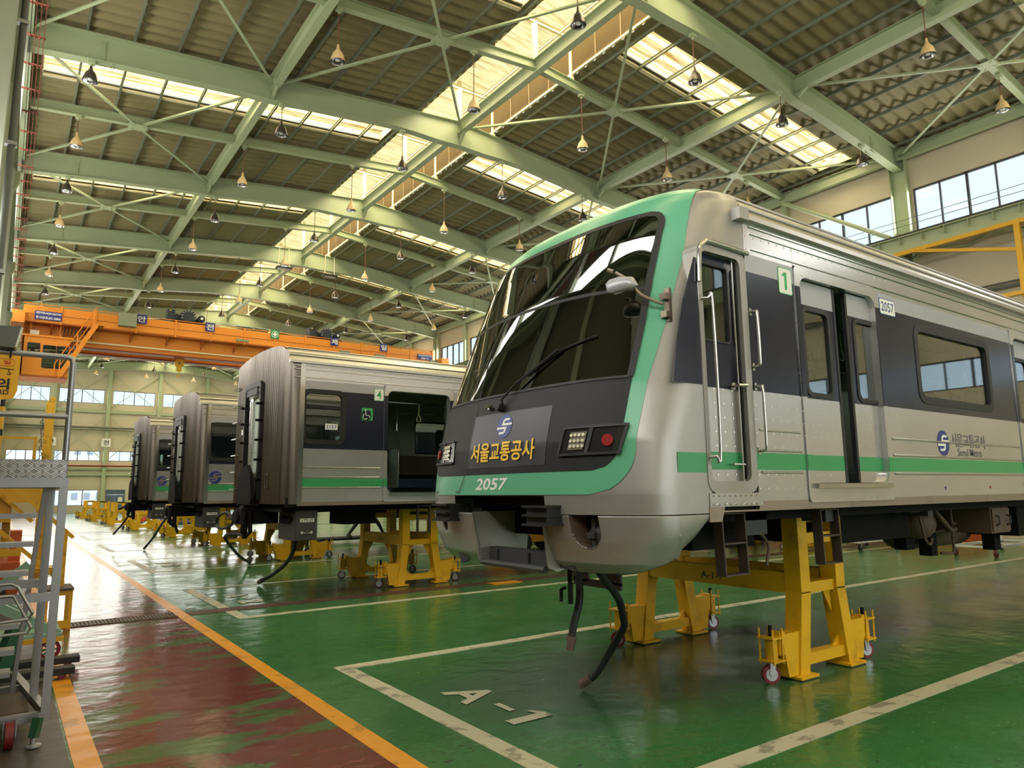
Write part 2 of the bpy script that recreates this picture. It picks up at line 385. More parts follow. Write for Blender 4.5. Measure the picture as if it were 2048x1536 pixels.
# cross bracing
def xbrace(x0, x1, i):
    f0, f1, sc = FRAMES[i], FRAMES[i + 1], SECS[i]; xc = (x0 + x1) / 2; zc = ztop(xc) - 0.33
    for xx in (x0, x1):
        for ff, d in ((f0, 0.15), (f1, -0.15)):
            m = MB(); m.bar((xc, sc, zc - 0.02), (xx, ff + d, ztop(xx) - 0.36), 0.09, 0.012); m.bar((xc, sc, zc + 0.02), (xx, ff + d, ztop(xx) - 0.32), 0.012, 0.08)
            m.build('brace', 'steel_green', ceiling)
    m = MB(); m.box(xc - 0.28, xc + 0.28, sc - 0.24, sc + 0.24, zc - 0.035, zc - 0.02)
    for k in range(4):
        for d in (0.14, 0.2): 
            sx, sy = ((1, 1), (1, -1), (-1, 1), (-1, -1))[k]; m.cyl((xc + sx * d, sc + sy * d * 0.8, zc - 0.06), (xc + sx * d, sc + sy * d * 0.8, zc - 0.03), 0.018, 6)
    m.build('gusset_plate', 'steel_green', ceiling)
for i in range(len(FRAMES) - 1):
    xbrace(XL, P1, i); xbrace(P3, XR, i)
    if i in (3, 10): xbrace(P1, P2, i); xbrace(P2, P3, i)
# ridge monitor: louvred sides, translucent top
mz0, mz1 = ztop(MONL) + 0.25, ztop(MONL) + 1.55
for i in range(len(FRAMES) - 1):
    for h in range(2):
        a = FRAMES[i] if h == 0 else SECS[i]; b = SECS[i] if h == 0 else FRAMES[i + 1]
        for x in (MONL, MONR):
            m = MB(); m.box(x - 0.06, x + 0.06, a - 0.06, a + 0.06, mz0 - 0.25, mz1); m.build('monitor_post', 'monitor_white', ceiling)
            m = MB(); m.box(x - 0.04, x + 0.04, a, b, mz0 - 0.06, mz0 + 0.02); m.box(x - 0.04, x + 0.04, a, b, mz1 - 0.02, mz1 + 0.06); m.build('monitor_rail', 'monitor_white', ceiling)
            np_ = 4
            for k in range(np_):
                y0 = a + 0.06 + (b - a - 0.12) * k / np_; y1 = a + 0.06 + (b - a - 0.12) * (k + 1) / np_
                m = MB(); nsl = 14
                for j in range(nsl):
                    z = mz0 + 0.05 + (mz1 - mz0 - 0.1) * (j + 0.5) / nsl; sg = 1 if x > XM else -1
                    m.bar((x, y0 + 0.02, z), (x, y1 - 0.02, z), 0.075, 0.012, up=(sg * 0.8, 0, 0.6))
                m.box(x - 0.03, x + 0.03, y1 - 0.02, y1 + 0.02, mz0, mz1)
                m.build('louver_panel', 'louver', ceiling)
        m = MB(); m.box(XM - 0.07, XM + 0.07, a - 0.07, a + 0.07, ztop(XM) + 0.0, mz1 + 0.3)
        m.box(MONL, MONR, a - 0.05, a + 0.05, mz1 - 0.02, mz1 + 0.12); m.build('monitor_frame', 'monitor_white', ceiling)
        mb = MB()
        for (xa, za, xb, zb) in ((MONL - 0.4, mz1 + 0.1, XM, mz1 + 0.34), (XM, mz1 + 0.34, MONR + 0.4, mz1 + 0.1)):
            n = int((b - a) / PITCHW * 6); vs = []; fs = []
            for q in range(n + 1):
                y = a + (b - a) * q / n; w = 0.03 * math.sin(2 * PI * y / PITCHW); vs += [(xa, y, za + w), (xb, y, zb + w)]
            for q in range(n): fs.append((2 * q, 2 * q + 2, 2 * q + 3, 2 * q + 1))
            mb.add(vs, fs)
        mb.build('monitor_sheet', 'monitor_light', ceiling, 60)
for x in (MONL + 0.5, MONR - 0.5):
    m = MB(); z = mz1 + 0.05; m.box(x - 0.03, x + 0.03, YF, YB, z - 0.05, z + 0.05); m.build('purlin', 'monitor_white', ceiling)

# ---------------------------------------------------------------- walls
nwin = [0]
def window(plane, at, a0, a1, z0, z1, n, extra=0.05, sgn=1):
    """window in a wall: plane 'x' or 'y', panes side by side"""
    nwin[0] += 1
    w = struct('window_%d' % nwin[0], None)
    fr = MB(); t = 0.05
    def bx(m, u0, u1, v0, v1, d0, d1):
        if plane == 'x': m.box(at + d0, at + d1, u0, u1, v0, v1)
        else: m.box(u0, u1, at + d0, at + d1, v0, v1)
    bx(fr, a0, a1, z0, z0 + t, -0.05, 0.05); bx(fr, a0, a1, z1 - t, z1, -0.05, 0.05)
    for k in range(n + 1):
        u = a0 + (a1 - a0) * k / n; hw = 0.02 if k % 2 else 0.035
        bx(fr, max(a0, u - hw), min(a1, u + hw), z0, z1, -0.05, 0.05)
    fr.build('window_frame', 'window_frame', w)
    for k in range(n):
        p = MB(); u0 = a0 + (a1 - a0) * k / n; u1 = a0 + (a1 - a0) * (k + 1) / n; bx(p, u0 + 0.02, u1 - 0.02, z0 + 0.04, z1 - 0.04, -0.004, 0.004); p.build('pane', 'clear_glass', w)
    return w
def wall_with_holes(m, plane, at0, at1, a0, a1, z0, z1, holes):
    us = sorted(set([a0, a1] + [h[0] for h in holes] + [h[1] for h in holes])); zs = sorted(set([z0, z1] + [h[2] for h in holes] + [h[3] for h in holes]))
    for u0, u1 in zip(us, us[1:]):
        run = None
        for v0, v1 in zip(zs, zs[1:]):
            um, vm = (u0 + u1) / 2, (v0 + v1) / 2
            if any(h[0] < um < h[1] and h[2] < vm < h[3] for h in holes):
                if run: m.box(*((at0, at1, u0, u1) if plane == 'x' else (u0, u1, at0, at1)), *run); run = None
            else: run = (run[0], v1) if run else (v0, v1)
        if run: m.box(*((at0, at1, u0, u1) if plane == 'x' else (u0, u1, at0, at1)), *run)
allf = sorted(FRAMES + SECS)
# side walls
for side, at0, at1, xw, label in (('right', XR + 0.3, XR + 0.5, XR + 0.4, 'beige rendered side wall above the crane track with long clerestory windows'),
                                  ('left', XL - 0.9, XL - 0.7, XL - 0.8, 'unseen darkened wall behind the platform ladders')):
    holes = []
    for a, b in zip(allf, allf[1:]):
        holes.append((a + 0.42, b - 0.38, 11.2, 12.85)); holes.append((a + 0.42, b - 0.38, 5.1, 6.15))  # the lower row is unseen, added to let in light
    m = MB(); wall_with_holes(m, 'x', at0, at1, YF, YB, 0, 15.2, holes)
    wl = m.build('wall_' + side, 'concrete' if side == 'right' else 'unseen_wall_dark'); tag(wl, label, kind='structure')
    for h in holes: window('x', xw, h[0], h[1], h[2], h[3], 4)
    sg = 1 if side == 'right' else -1; xi = XR if side == 'right' else XL
    for f in FRAMES:
        m = MB(); x0, x1 = sorted((xi - 0.02 * sg, xi + 0.42 * sg))
        m.box(x0, x1, f - 0.3, f - 0.28, 0, 14.4); m.box(x0, x1, f + 0.28, f + 0.3, 0, 14.4); m.box((x0 + x1) / 2 - 0.01, (x0 + x1) / 2 + 0.01, f - 0.28, f + 0.28, 0, 14.4)
        m.build('column', 'column_grey' if side == 'left' else 'steel_green', wl)
        m = MB(); cl_ = 0.95 if side == 'right' else 0.14; m.prism([(xi, 9.5), (xi, 10.12), (xi - cl_ * sg, 10.12), (xi - cl_ * sg, 9.9)], 'y', f - 0.15, f + 0.15); m.build('corbel', 'steel_green', wl)
    for f in SECS:
        m = MB(); x0, x1 = sorted((xi + 0.05 * sg, xi + 0.3 * sg)); m.box(x0, x1, f - 0.12, f + 0.12, 0, 14.4); m.build('column', 'steel_green', wl)
    # crane runway girder with stiffeners and rail
    xg = XR - 0.78 if side == 'right' else XL - 0.16
    gi = MB(); gi.box(xg - 0.012, xg + 0.012, YF, YB, 10.15, 10.68); gi.box(xg - 0.2, xg + 0.2, YF, YB, 10.12, 10.15); gi.box(xg - 0.2, xg + 0.2, YF, YB, 10.68, 10.71)
    g = gi.build('crane_girder', 'steel_green', wl)
    ra = MB(); ra.box(xg - 0.05, xg + 0.05, YF, YB, 10.71, 10.83); ra.build('crane_rail', 'dark_rail', g)
    y = -10.0
    while y < 60 and side == 'right':
        s = MB(); s.box(xg - 0.19, xg - 0.012, y - 0.006, y + 0.006, 10.15 if int(y * 2) % 3 == 0 else 10.42, 10.68); s.build('web_stiffener', 'steel_green', g); y += 0.75
    ca = MB(); ca.box(*sorted((xg + 0.15 * sg, xi - 0.0)), YF, YB, 10.62, 10.66); ca.build('girder_catwalk', 'steel_green', g)
    if side == 'right':
        for k in range(26):
            y0 = -9 + k * 2.0; s = MB(); s.bar((xg + 0.1, y0, 10.1), (xi + 0.2, y0 + 1.0, 10.1), 0.05, 0.05); s.bar((xi + 0.2, y0 + 1.0, 10.1), (xg + 0.1, y0 + 2.0, 10.1), 0.05, 0.05); s.build('girder_lacing', 'steel_green', g)
        m = MB(); m.tube([(XR + 0.12, YF, 8.35), (XR + 0.12, YB, 8.35)], 0.07, 10); m.tube([(XR + 0.16, YF, 8.5), (XR + 0.16, YB, 8.5)], 0.03, 8); m.build('wall_pipe', 'pipe_grey', wl)
        for k in range(12):
            y0 = -6 + k * 4.43; s = MB(); s.prism([(XR + 0.3, 7.75), (XR + 0.3, 8.28), (XR + 0.05, 8.28)], 'y', y0 - 0.03, y0 + 0.03); s.build('pipe_bracket', 'pipe_grey', wl)
        m = MB(); m.tube([(XR - 0.15, 16.75, 13.95), (XR - 0.45, 12.3, 10.95)], 0.09, 12); m.build('tie_strut', 'steel_green', wl, 40)
        for z in (11.55, 11.32): m = MB(); m.tube([(XR - 0.25, -12, z), (XR - 0.25, 20, z)], 0.012, 6); m.build('span_wire', 'pipe_grey', wl)
        for k in range(16): m = MB(); m.prism([(XR - 0.30, 10.72), (XR - 0.24, 10.72), (XR - 0.2, 10.86), (XR - 0.3, 10.86)], 'y', -4 + k * 1.05 - 0.05, -4 + k * 1.05 + 0.05); m.build('wire_bracket', 'blue_door', wl)
# back wall
XC = [3.5, 8.22, 12.95, 17.67, 22.4]
cols = [XL] + XC + [XR]
holes = []
for a, b in zip(cols, cols[1:]):
    holes.append((a + 0.36, b - 0.4, 11.0, 12.43)); holes.append((a + 0.36, b - 0.4, 5.15, 6.15))
for (a, b) in ((3.9, 7.85), (13.3, 17.2), (18.1, 22.0)): holes.append((a, b, 0.7, 2.25))
m = MB(); wall_with_holes(m, 'y', YB, YB + 0.25, XL - 0.9, XR + 0.5, 0, 16.4, holes + [(8.55, 10.3, 0, 2.25)])
wb = m.build('wall_back', 'end_panel'); tag(wb, 'beige panelled end wall with three rows of windows', kind='structure')
for h in holes: window('y', YB + 0.1, h[0], h[1], h[2], h[3], 4 if h[2] > 1 else 3)
for x in XC:
    m = MB(); m.ibeam((x, YB - 0.18, 0), (x, YB - 0.18, 14.9), 0.34, 0.3) if False else m.box(x - 0.17, x + 0.17, YB - 0.34, YB - 0.02, 0, 14.7); m.build('column', 'steel_green', wb)
for z, r in ((10.2, 0.16), (3.8, 0.13), (4.3, 0.06)):
    m = MB(); m.box(XL, XR, YB - 0.25, YB - 0.02, z - r, z + r); m.build('girt', 'steel_green', wb)
for z, r, mt in ((8.5, 0.09, 'pipe_grey'), (8.25, 0.05, 'pipe_grey'), (4.65, 0.1, 'pipe_red')):
    m = MB(); m.tube([(XL, YB - 0.45, z), (XR, YB - 0.45, z)], r, 8); m.build('wall_pipe', mt, wb)
for a, b in zip(cols, cols[1:]):
    for z0, z1 in ((10.4, 14.3), (5.0, 9.9)):
        for q in (0, 1):
            m = MB(); p0, p1 = ((a, z0), (b, z1)) if q == 0 else ((a, z1), (b, z0)); m.bar((p0[0], YB - 0.2 - 0.03 * q, p0[1]), (p1[0], YB - 0.2 - 0.03 * q, p1[1]), 0.05, 0.06); m.build('brace', 'steel_green', wb)
dr = struct('door_1', 'grey blue double door in the end wall'); m = MB()
m.box(8.55, 8.65, YB - 0.03, YB + 0.2, 0, 2.25); m.box(10.2, 10.3, YB - 0.03, YB + 0.2, 0, 2.25); m.box(8.65, 10.2, YB - 0.03, YB + 0.2, 2.15, 2.25); m.build('door_frame', 'blue_door', dr)
for x0, x1 in ((8.65, 9.42), (9.43, 10.2)):
    m = MB(); m.box(x0, x1, YB + 0.05, YB + 0.11, 0.01, 1.72); m.box(x0, x1, YB + 0.05, YB + 0.11, 1.74, 2.15); m.build('door_leaf', 'blue_door', dr)
m = MB(); m.box(9.7, 10.1, YB + 0.03, YB + 0.05, 1.0, 1.5); m.build('notice', 'sign_white', dr)
for x, ch in ((8.22, '전'), (3.5, '안')):
    sgn = thing('wall_sign', 'square white sign with black character %s on an end wall column' % ('near the blue door' if x > 5 else 'behind the yellow mast'), 'sign', (x, YB - 0.4, 7.0))
    m = MB(); m.box(-0.42, 0.42, -0.04, 0.02, -0.42, 0.42); m.build('sign_board', 'sign_white', sgn)
    lettering('lettering', ch, 'text_black', sgn, (0, -0.045, 0), (1, 0, 0), (0, 0, 1), 0.5, 0.5, 0.02)
# front wall behind the viewer
m = MB(); wall_with_holes(m, 'y', YF - 0.25, YF, XL - 0.9, XR + 0.5, 0, 16.4, [(3.0, 23.4, 1.0, 7.5)])
wf = m.build('wall_front', 'end_panel'); tag(wf, 'beige end wall with a wide bank of windows', kind='structure')
for k in range(4): window('y', YF - 0.1, 3.0 + 5.1 * k, 8.1 + 5.1 * k, 1.0, 7.5, 4)
# ================================================================ floor
def floor_mat():
    m = bpy.data.materials.new('floor_epoxy'); m.use_nodes = True; MAT['floor_epoxy'] = m
    n = m.node_tree; N = n.nodes; L = n.links; b = N['Principled BSDF']
    g = N.new('ShaderNodeNewGeometry')
    def noise(scale, det=4, rough=0.6, st=(1, 1, 1)):
        mp = N.new('ShaderNodeMapping'); mp.inputs['Scale'].default_value = st; L.new(g.outputs['Position'], mp.inputs[0])
        t = N.new('ShaderNodeTexNoise'); t.inputs['Scale'].default_value = scale; t.inputs['Detail'].default_value = det; t.inputs['Roughness'].default_value = rough
        L.new(mp.outputs[0], t.inputs['Vector']); return t.outputs['Fac']
    def rng(x, a, b_, c=0, d=1):
        r = N.new('ShaderNodeMapRange'); L.new(x, r.inputs[0]); r.inputs[1].default_value = a; r.inputs[2].default_value = b_; r.inputs[3].default_value = c; r.inputs[4].default_value = d; return r.outputs[0]
    def mix(f, a, c):
        x = N.new('ShaderNodeMix'); x.data_type = 'RGBA'
        if isinstance(f, float): x.inputs[0].default_value = f
        else: L.new(f, x.inputs[0])
        for i, v in ((6, a), (7, c)):
            if isinstance(v, tuple): x.inputs[i].default_value = (*v, 1)
            else: L.new(v, x.inputs[i])
        return x.outputs[2]
    base = mix(noise(0.35, 3), srgb(48, 100, 56), srgb(70, 126, 66))
    base = mix(rng(noise(2.2, 5), 0.35, 0.75, 0, 0.55), base, srgb(52, 112, 72))
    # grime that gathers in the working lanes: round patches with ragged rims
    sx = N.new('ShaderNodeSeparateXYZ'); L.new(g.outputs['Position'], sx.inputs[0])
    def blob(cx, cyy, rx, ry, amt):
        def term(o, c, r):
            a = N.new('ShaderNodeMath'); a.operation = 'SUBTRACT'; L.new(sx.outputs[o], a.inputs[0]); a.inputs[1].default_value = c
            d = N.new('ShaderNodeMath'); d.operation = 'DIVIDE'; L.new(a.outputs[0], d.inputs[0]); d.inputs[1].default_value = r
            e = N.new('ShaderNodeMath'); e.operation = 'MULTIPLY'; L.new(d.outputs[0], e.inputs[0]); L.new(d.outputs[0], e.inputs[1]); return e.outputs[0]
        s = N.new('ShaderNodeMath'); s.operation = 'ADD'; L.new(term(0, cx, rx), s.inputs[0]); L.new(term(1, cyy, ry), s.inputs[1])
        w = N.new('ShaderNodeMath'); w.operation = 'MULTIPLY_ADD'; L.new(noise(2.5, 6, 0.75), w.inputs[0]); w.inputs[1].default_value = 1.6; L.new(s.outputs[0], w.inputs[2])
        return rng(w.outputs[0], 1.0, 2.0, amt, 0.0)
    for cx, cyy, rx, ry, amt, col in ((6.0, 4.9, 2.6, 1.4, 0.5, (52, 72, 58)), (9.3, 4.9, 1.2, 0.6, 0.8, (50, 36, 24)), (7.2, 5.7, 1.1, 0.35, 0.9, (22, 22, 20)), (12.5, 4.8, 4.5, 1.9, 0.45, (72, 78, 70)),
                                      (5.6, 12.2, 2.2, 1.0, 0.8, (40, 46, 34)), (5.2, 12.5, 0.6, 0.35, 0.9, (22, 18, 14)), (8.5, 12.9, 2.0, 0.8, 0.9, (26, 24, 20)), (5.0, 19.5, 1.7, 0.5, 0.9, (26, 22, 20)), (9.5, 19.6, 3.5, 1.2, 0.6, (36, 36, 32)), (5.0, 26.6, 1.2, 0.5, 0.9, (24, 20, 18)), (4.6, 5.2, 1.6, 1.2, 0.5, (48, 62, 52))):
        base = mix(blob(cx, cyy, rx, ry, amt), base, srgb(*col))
    # small chips and scuffs
    base = mix(rng(noise(9.0, 3, 0.5, (1, 1.8, 1)), 0.66, 0.70, 0, 0.75), base, srgb(24, 30, 24))
    base = mix(rng(noise(22.0, 2, 0.5), 0.72, 0.75, 0, 0.6), base, srgb(150, 160, 140))
    L.new(base, b.inputs['Base Color'])
    rgh = rng(noise(1.1, 5), 0.3, 0.75, 0.14, 0.30); L.new(rgh, b.inputs['Roughness']); b.inputs['Specular IOR Level'].default_value = 0.6; b.inputs['IOR'].default_value = 1.55
    bp = N.new('ShaderNodeBump'); bp.inputs['Distance'].default_value = 0.010; bp.inputs['Strength'].default_value = 1.0
    ad = N.new('ShaderNodeMath'); ad.operation = 'MULTIPLY_ADD'; L.new(noise(5.0, 3, 0.5, (0.8, 1.0, 1)), ad.inputs[0]); ad.inputs[1].default_value = 0.7; L.new(noise(1.6, 3), ad.inputs[2])
    L.new(ad.outputs[0], bp.inputs['Height']); L.new(bp.outputs[0], b.inputs['Normal'])
    return b, N, L, noise, rng, mix
floor_mat()
def paint_mat(name, col, chip, amt=0.72, sc=5.0, rough=0.2, lo=0.56, hi=0.60, st=(1, 1, 1), lo2=None):
    m = bpy.data.materials.new(name); m.use_nodes = True; MAT[name] = m
    N = m.node_tree.nodes; L = m.node_tree.links; b = N['Principled BSDF']; g = N.new('ShaderNodeNewGeometry')
    def noise(s, d, r, stt=(1, 1, 1)):
        mp = N.new('ShaderNodeMapping'); mp.inputs['Scale'].default_value = stt; L.new(g.outputs['Position'], mp.inputs[0])
        t = N.new('ShaderNodeTexNoise'); t.inputs['Scale'].default_value = s; t.inputs['Detail'].default_value = d; t.inputs['Roughness'].default_value = r; L.new(mp.outputs[0], t.inputs['Vector']); return t.outputs['Fac']
    mr = N.new('ShaderNodeMapRange'); L.new(noise(sc, 8, 0.62, st), mr.inputs[0]); mr.inputs[1].default_value = lo; mr.inputs[2].default_value = hi; mr.inputs[4].default_value = amt
    v = N.new('ShaderNodeMix'); v.data_type = 'RGBA'; v.inputs[6].default_value = (*[c * 0.86 for c in col], 1); v.inputs[7].default_value = (*[min(1, c * 1.12) for c in col], 1); L.new(noise(1.3, 4, 0.6), v.inputs[0])
    x = N.new('ShaderNodeMix'); x.data_type = 'RGBA'; L.new(mr.outputs[0], x.inputs[0]); L.new(v.outputs[2], x.inputs[6]); x.inputs[7].default_value = (*chip, 1)
    L.new(x.outputs[2], b.inputs['Base Color']); b.inputs['Roughness'].default_value = rough; b.inputs['Specular IOR Level'].default_value = 0.55
    bp = N.new('ShaderNodeBump'); bp.inputs['Distance'].default_value = 0.010; ad = N.new('ShaderNodeMath'); ad.operation = 'MULTIPLY_ADD'; L.new(noise(5.0, 3, 0.5, (0.8, 1, 1)), ad.inputs[0]); ad.inputs[1].default_value = 0.7; L.new(noise(1.6, 3, 0.6), ad.inputs[2])
    L.new(ad.outputs[0], bp.inputs['Height']); L.new(bp.outputs[0], b.inputs['Normal'])
paint_mat('walkway_red', srgb(108, 50, 42), srgb(62, 106, 56), 0.85, 1.6, 0.2, 0.505, 0.55, (0.6, 1.3, 1))
paint_mat('line_yellow', srgb(232, 158, 32), srgb(150, 110, 40), 0.5, 4.0, 0.3)
paint_mat('line_white', srgb(196, 190, 164), srgb(92, 92, 80), 0.6, 4.0, 0.4)
paint_mat('drain_rust', srgb(84, 58, 46), srgb(50, 36, 30), 0.5, 3.0, 0.5)
paint_mat('chequer_plate', srgb(70, 64, 56), srgb(60, 54, 46), 0.5, 3.0, 0.4)
mat('grating', srgb(92, 80, 66), 0.5, metal=0.3)
m = MB(); m.box(XL - 0.9, XR + 0.5, YF, YB, -0.2, 0)
flo = m.build('floor', 'floor_epoxy'); tag(flo, 'glossy green epoxy workshop floor', kind='structure')
def strip(name, mt, x0, x1, y0, y1, z=0.004):
    k = MB(); k.box(x0, x1, y0, y1, 0, z); return k.build(name, mt, flo)
strip('walkway', 'walkway_red', 0.66, 2.19, YF, YB, 0.003)
strip('walkway', 'walkway_red', 24.2, 26.3, YF, YB, 0.003)
strip('yellow_line', 'line_yellow', 2.185, 2.335, YF, YB); strip('yellow_line', 'line_yellow', 0.515, 0.665, YF, YB); strip('yellow_line', 'line_yellow', 24.1, 24.25, YF, YB)
strip('chequer_plate', 'chequer_plate', XL, 0.5, YF, YB, 0.003)
LANES = [(3.03, 7.07), (10.55, 14.4), (17.9, 21.6), (25.2, 29.0), (32.6, 36.4), (40.0, 43.8), (47.4, 51.2), (54.8, 58.6), (62.2, 66.0), (-4.4, -0.5)]
for y0, y1 in LANES:
    w = 0.16 if y0 < 9 else 0.15
    strip('lane_line', 'line_white', 2.83, 2.99, y0, y1); strip('lane_line', 'line_white', 2.99, 23.4, y0, y0 + w, 0.0042); strip('lane_line', 'line_white', 2.99, 23.4, y1 - w, y1, 0.0042)
def flettering(ch, x, y, w, h): return lettering('lane_lettering', ch, 'line_white', flo, (x, y, 0.0055), (0, -1, 0), (1, 0, 0), w, h, 0.03)
flettering('A', 3.42, 5.41, 0.44, 0.38); flettering('-', 3.44, 4.95, 0.23, 0.06); flettering('1', 3.435, 4.62, 0.21, 0.38)
flettering('A', 3.42, 12.95, 0.44, 0.38); flettering('-', 3.44, 12.5, 0.23, 0.06); flettering('2', 3.43, 12.1, 0.36, 0.38)
flettering('A', 3.5, 20.1, 0.44, 0.44); flettering('3', 3.5, 19.3, 0.36, 0.44)
# drain channel with cross bars where one can see them
strip('drain_cover', 'drain_rust', 2.34, 23.4, 11.32, 11.68, 0.005)
strip('drain_channel', 'black', XL, 2.185, 11.3, 11.66, 0.0035)
me = MB().box(-0.016, 0.016, 11.31, 11.65, 0.004, 0.014).data('drain_bar', 'grating')
for k in range(44): put('drain_bar', me, flo, (XL + 0.55 + 0.046 * k, 0, 0))
m = MB(); m.box(XL, 2.185, 11.285, 11.31, 0.0035, 0.015); m.box(XL, 2.185, 11.65, 11.675, 0.0035, 0.015); m.build('drain_rim', 'grating', flo)
strip('yellow_patch', 'line_yellow', 7.6, 8.25, 11.2, 11.5, 0.006)
for yy in (37.9, 39.0): strip('drain_cover', 'drain_rust', XL, 23.4, yy, yy + 0.12, 0.005)
# ================================================================ subway cars
mat('stainless', (0.58, 0.57, 0.56), 0.22, metal=0.72, var=0.08, scale=1.2, bump=0.004, bscale=1.4, dirt=(0.40, 0.37, 0.34), damt=0.35, dscale=1.1, stretch=(0.5, 1, 1))
def dimples(name, pitch, dist):
    m = MAT[name]; N = m.node_tree.nodes; L = m.node_tree.links; b = N['Principled BSDF']; tc = N.new('ShaderNodeTexCoord')
    mp = N.new('ShaderNodeVectorMath'); mp.operation = 'MULTIPLY'; mp.inputs[1].default_value = (1 / pitch, 0, 1 / pitch); L.new(tc.outputs['Object'], mp.inputs[0])
    fr = N.new('ShaderNodeVectorMath'); fr.operation = 'FRACTION'; L.new(mp.outputs[0], fr.inputs[0])
    sb = N.new('ShaderNodeVectorMath'); sb.operation = 'DISTANCE'; sb.inputs[1].default_value = (0.5, 0, 0.5); L.new(fr.outputs[0], sb.inputs[0])
    mr = N.new('ShaderNodeMapRange'); mr.interpolation_type = 'SMOOTHSTEP'; mr.inputs[1].default_value = 0.0; mr.inputs[2].default_value = 0.12; L.new(sb.outputs['Value'], mr.inputs[0])
    bp = N.new('ShaderNodeBump'); bp.inputs['Distance'].default_value = dist; L.new(mr.outputs[0], bp.inputs['Height'])
    old = b.inputs['Normal'].links[0].from_socket if b.inputs['Normal'].links else None
    if old: L.new(old, bp.inputs['Normal'])
    L.new(bp.outputs[0], b.inputs['Normal'])
dimples('stainless', 0.11, 0.0011)
mat('letterboard', (0.42, 0.42, 0.44), 0.38, metal=0.35, var=0.03)
mat('sill_steel', srgb(150, 136, 120), 0.45, metal=0.6, var=0.12, scale=2.0, dirt=srgb(104, 92, 78), damt=0.6)
mat('stripe_green', srgb(60, 152, 96), 0.32, var=0.04)
mat('navy_film', srgb(36, 38, 54), 0.2, spec=0.35, var=0.06, scale=1.2, bump=0.0012, bscale=2.0)
mat('lining', srgb(200, 208, 192), 0.55, var=0.04)
mat('roof_steel', (0.55, 0.53, 0.49), 0.32, metal=1.0, var=0.08, bump=0.0015, bscale=1.0, stretch=(0.2, 1, 1))
mat('nose_silver', srgb(162, 159, 152), 0.36, metal=0.45, var=0.05, dirt=srgb(132, 118, 88), damt=0.35, dscale=1.4)
mat('nose_green', srgb(96, 172, 134), 0.30, var=0.04, scale=1.5)
mat('nose_dark', srgb(36, 36, 38), 0.5, spec=0.25, var=0.05)
mat('plate_grey', srgb(62, 60, 68), 0.36, spec=0.35, var=0.06)
mat('skirt_silver', srgb(164, 161, 154), 0.32, metal=0.45, var=0.05, dirt=srgb(120, 112, 96), damt=0.3)
mat('end_steel', (0.20, 0.175, 0.15), 0.32, metal=1.0, var=0.15, scale=2, dirt=(0.10, 0.085, 0.07), damt=0.85, dscale=0.9, stretch=(1, 1, 0.3))
mat('end_door', srgb(178, 190, 172), 0.45, var=0.05, dirt=srgb(120, 120, 104), damt=0.3)
mat('chrome', (0.55, 0.54, 0.52), 0.2, metal=1.0, var=0.03)
mat('under_dark', srgb(21, 19, 18), 0.8, spec=0.2, var=0.15)
mat('under_brown', srgb(98, 78, 62), 0.65, var=0.12, dirt=srgb(58, 46, 38), damt=0.6)
mat('box_grey', srgb(62, 62, 64), 0.55, var=0.08)
mat('bracket_dark', srgb(66, 54, 46), 0.55, var=0.1)
mat('seat_steel', srgb(110, 104, 98), 0.35, metal=0.4)
mat('seat_blue', srgb(66, 92, 118), 0.6)
mat('lamp_red', srgb(150, 40, 36), 0.25)
mat('lamp_clear', srgb(220, 214, 186), 0.2)
mat('lamp_dark', srgb(34, 34, 36), 0.15)
mat('decal_green', srgb(64, 168, 92), 0.45, var=0.03)
CW = 3.12
BANDS = [(0, 0.065, 1), (0.065, 0.31, 0), (0.31, 0.445, 2), (0.445, 0.945, 0), (0.945, 1.945, 3), (1.945, 2.10, 4), (2.10, 2.42, 0)]
PM = ['stainless', 'sill_steel', 'stripe_green', 'navy_film', 'letterboard', 'lining']
ROOF = [(0.0, 2.40), (0.012, 2.47), (0.045, 2.545), (0.10, 2.61), (0.18, 2.66), (0.30, 2.70), (0.7, 2.75), (1.2, 2.775), (1.56, 2.78)]
ROOFP = ROOF + [(CW - y, z) for y, z in ROOF[-2::-1]]
def side_y(near, d): return d if near else CW - d
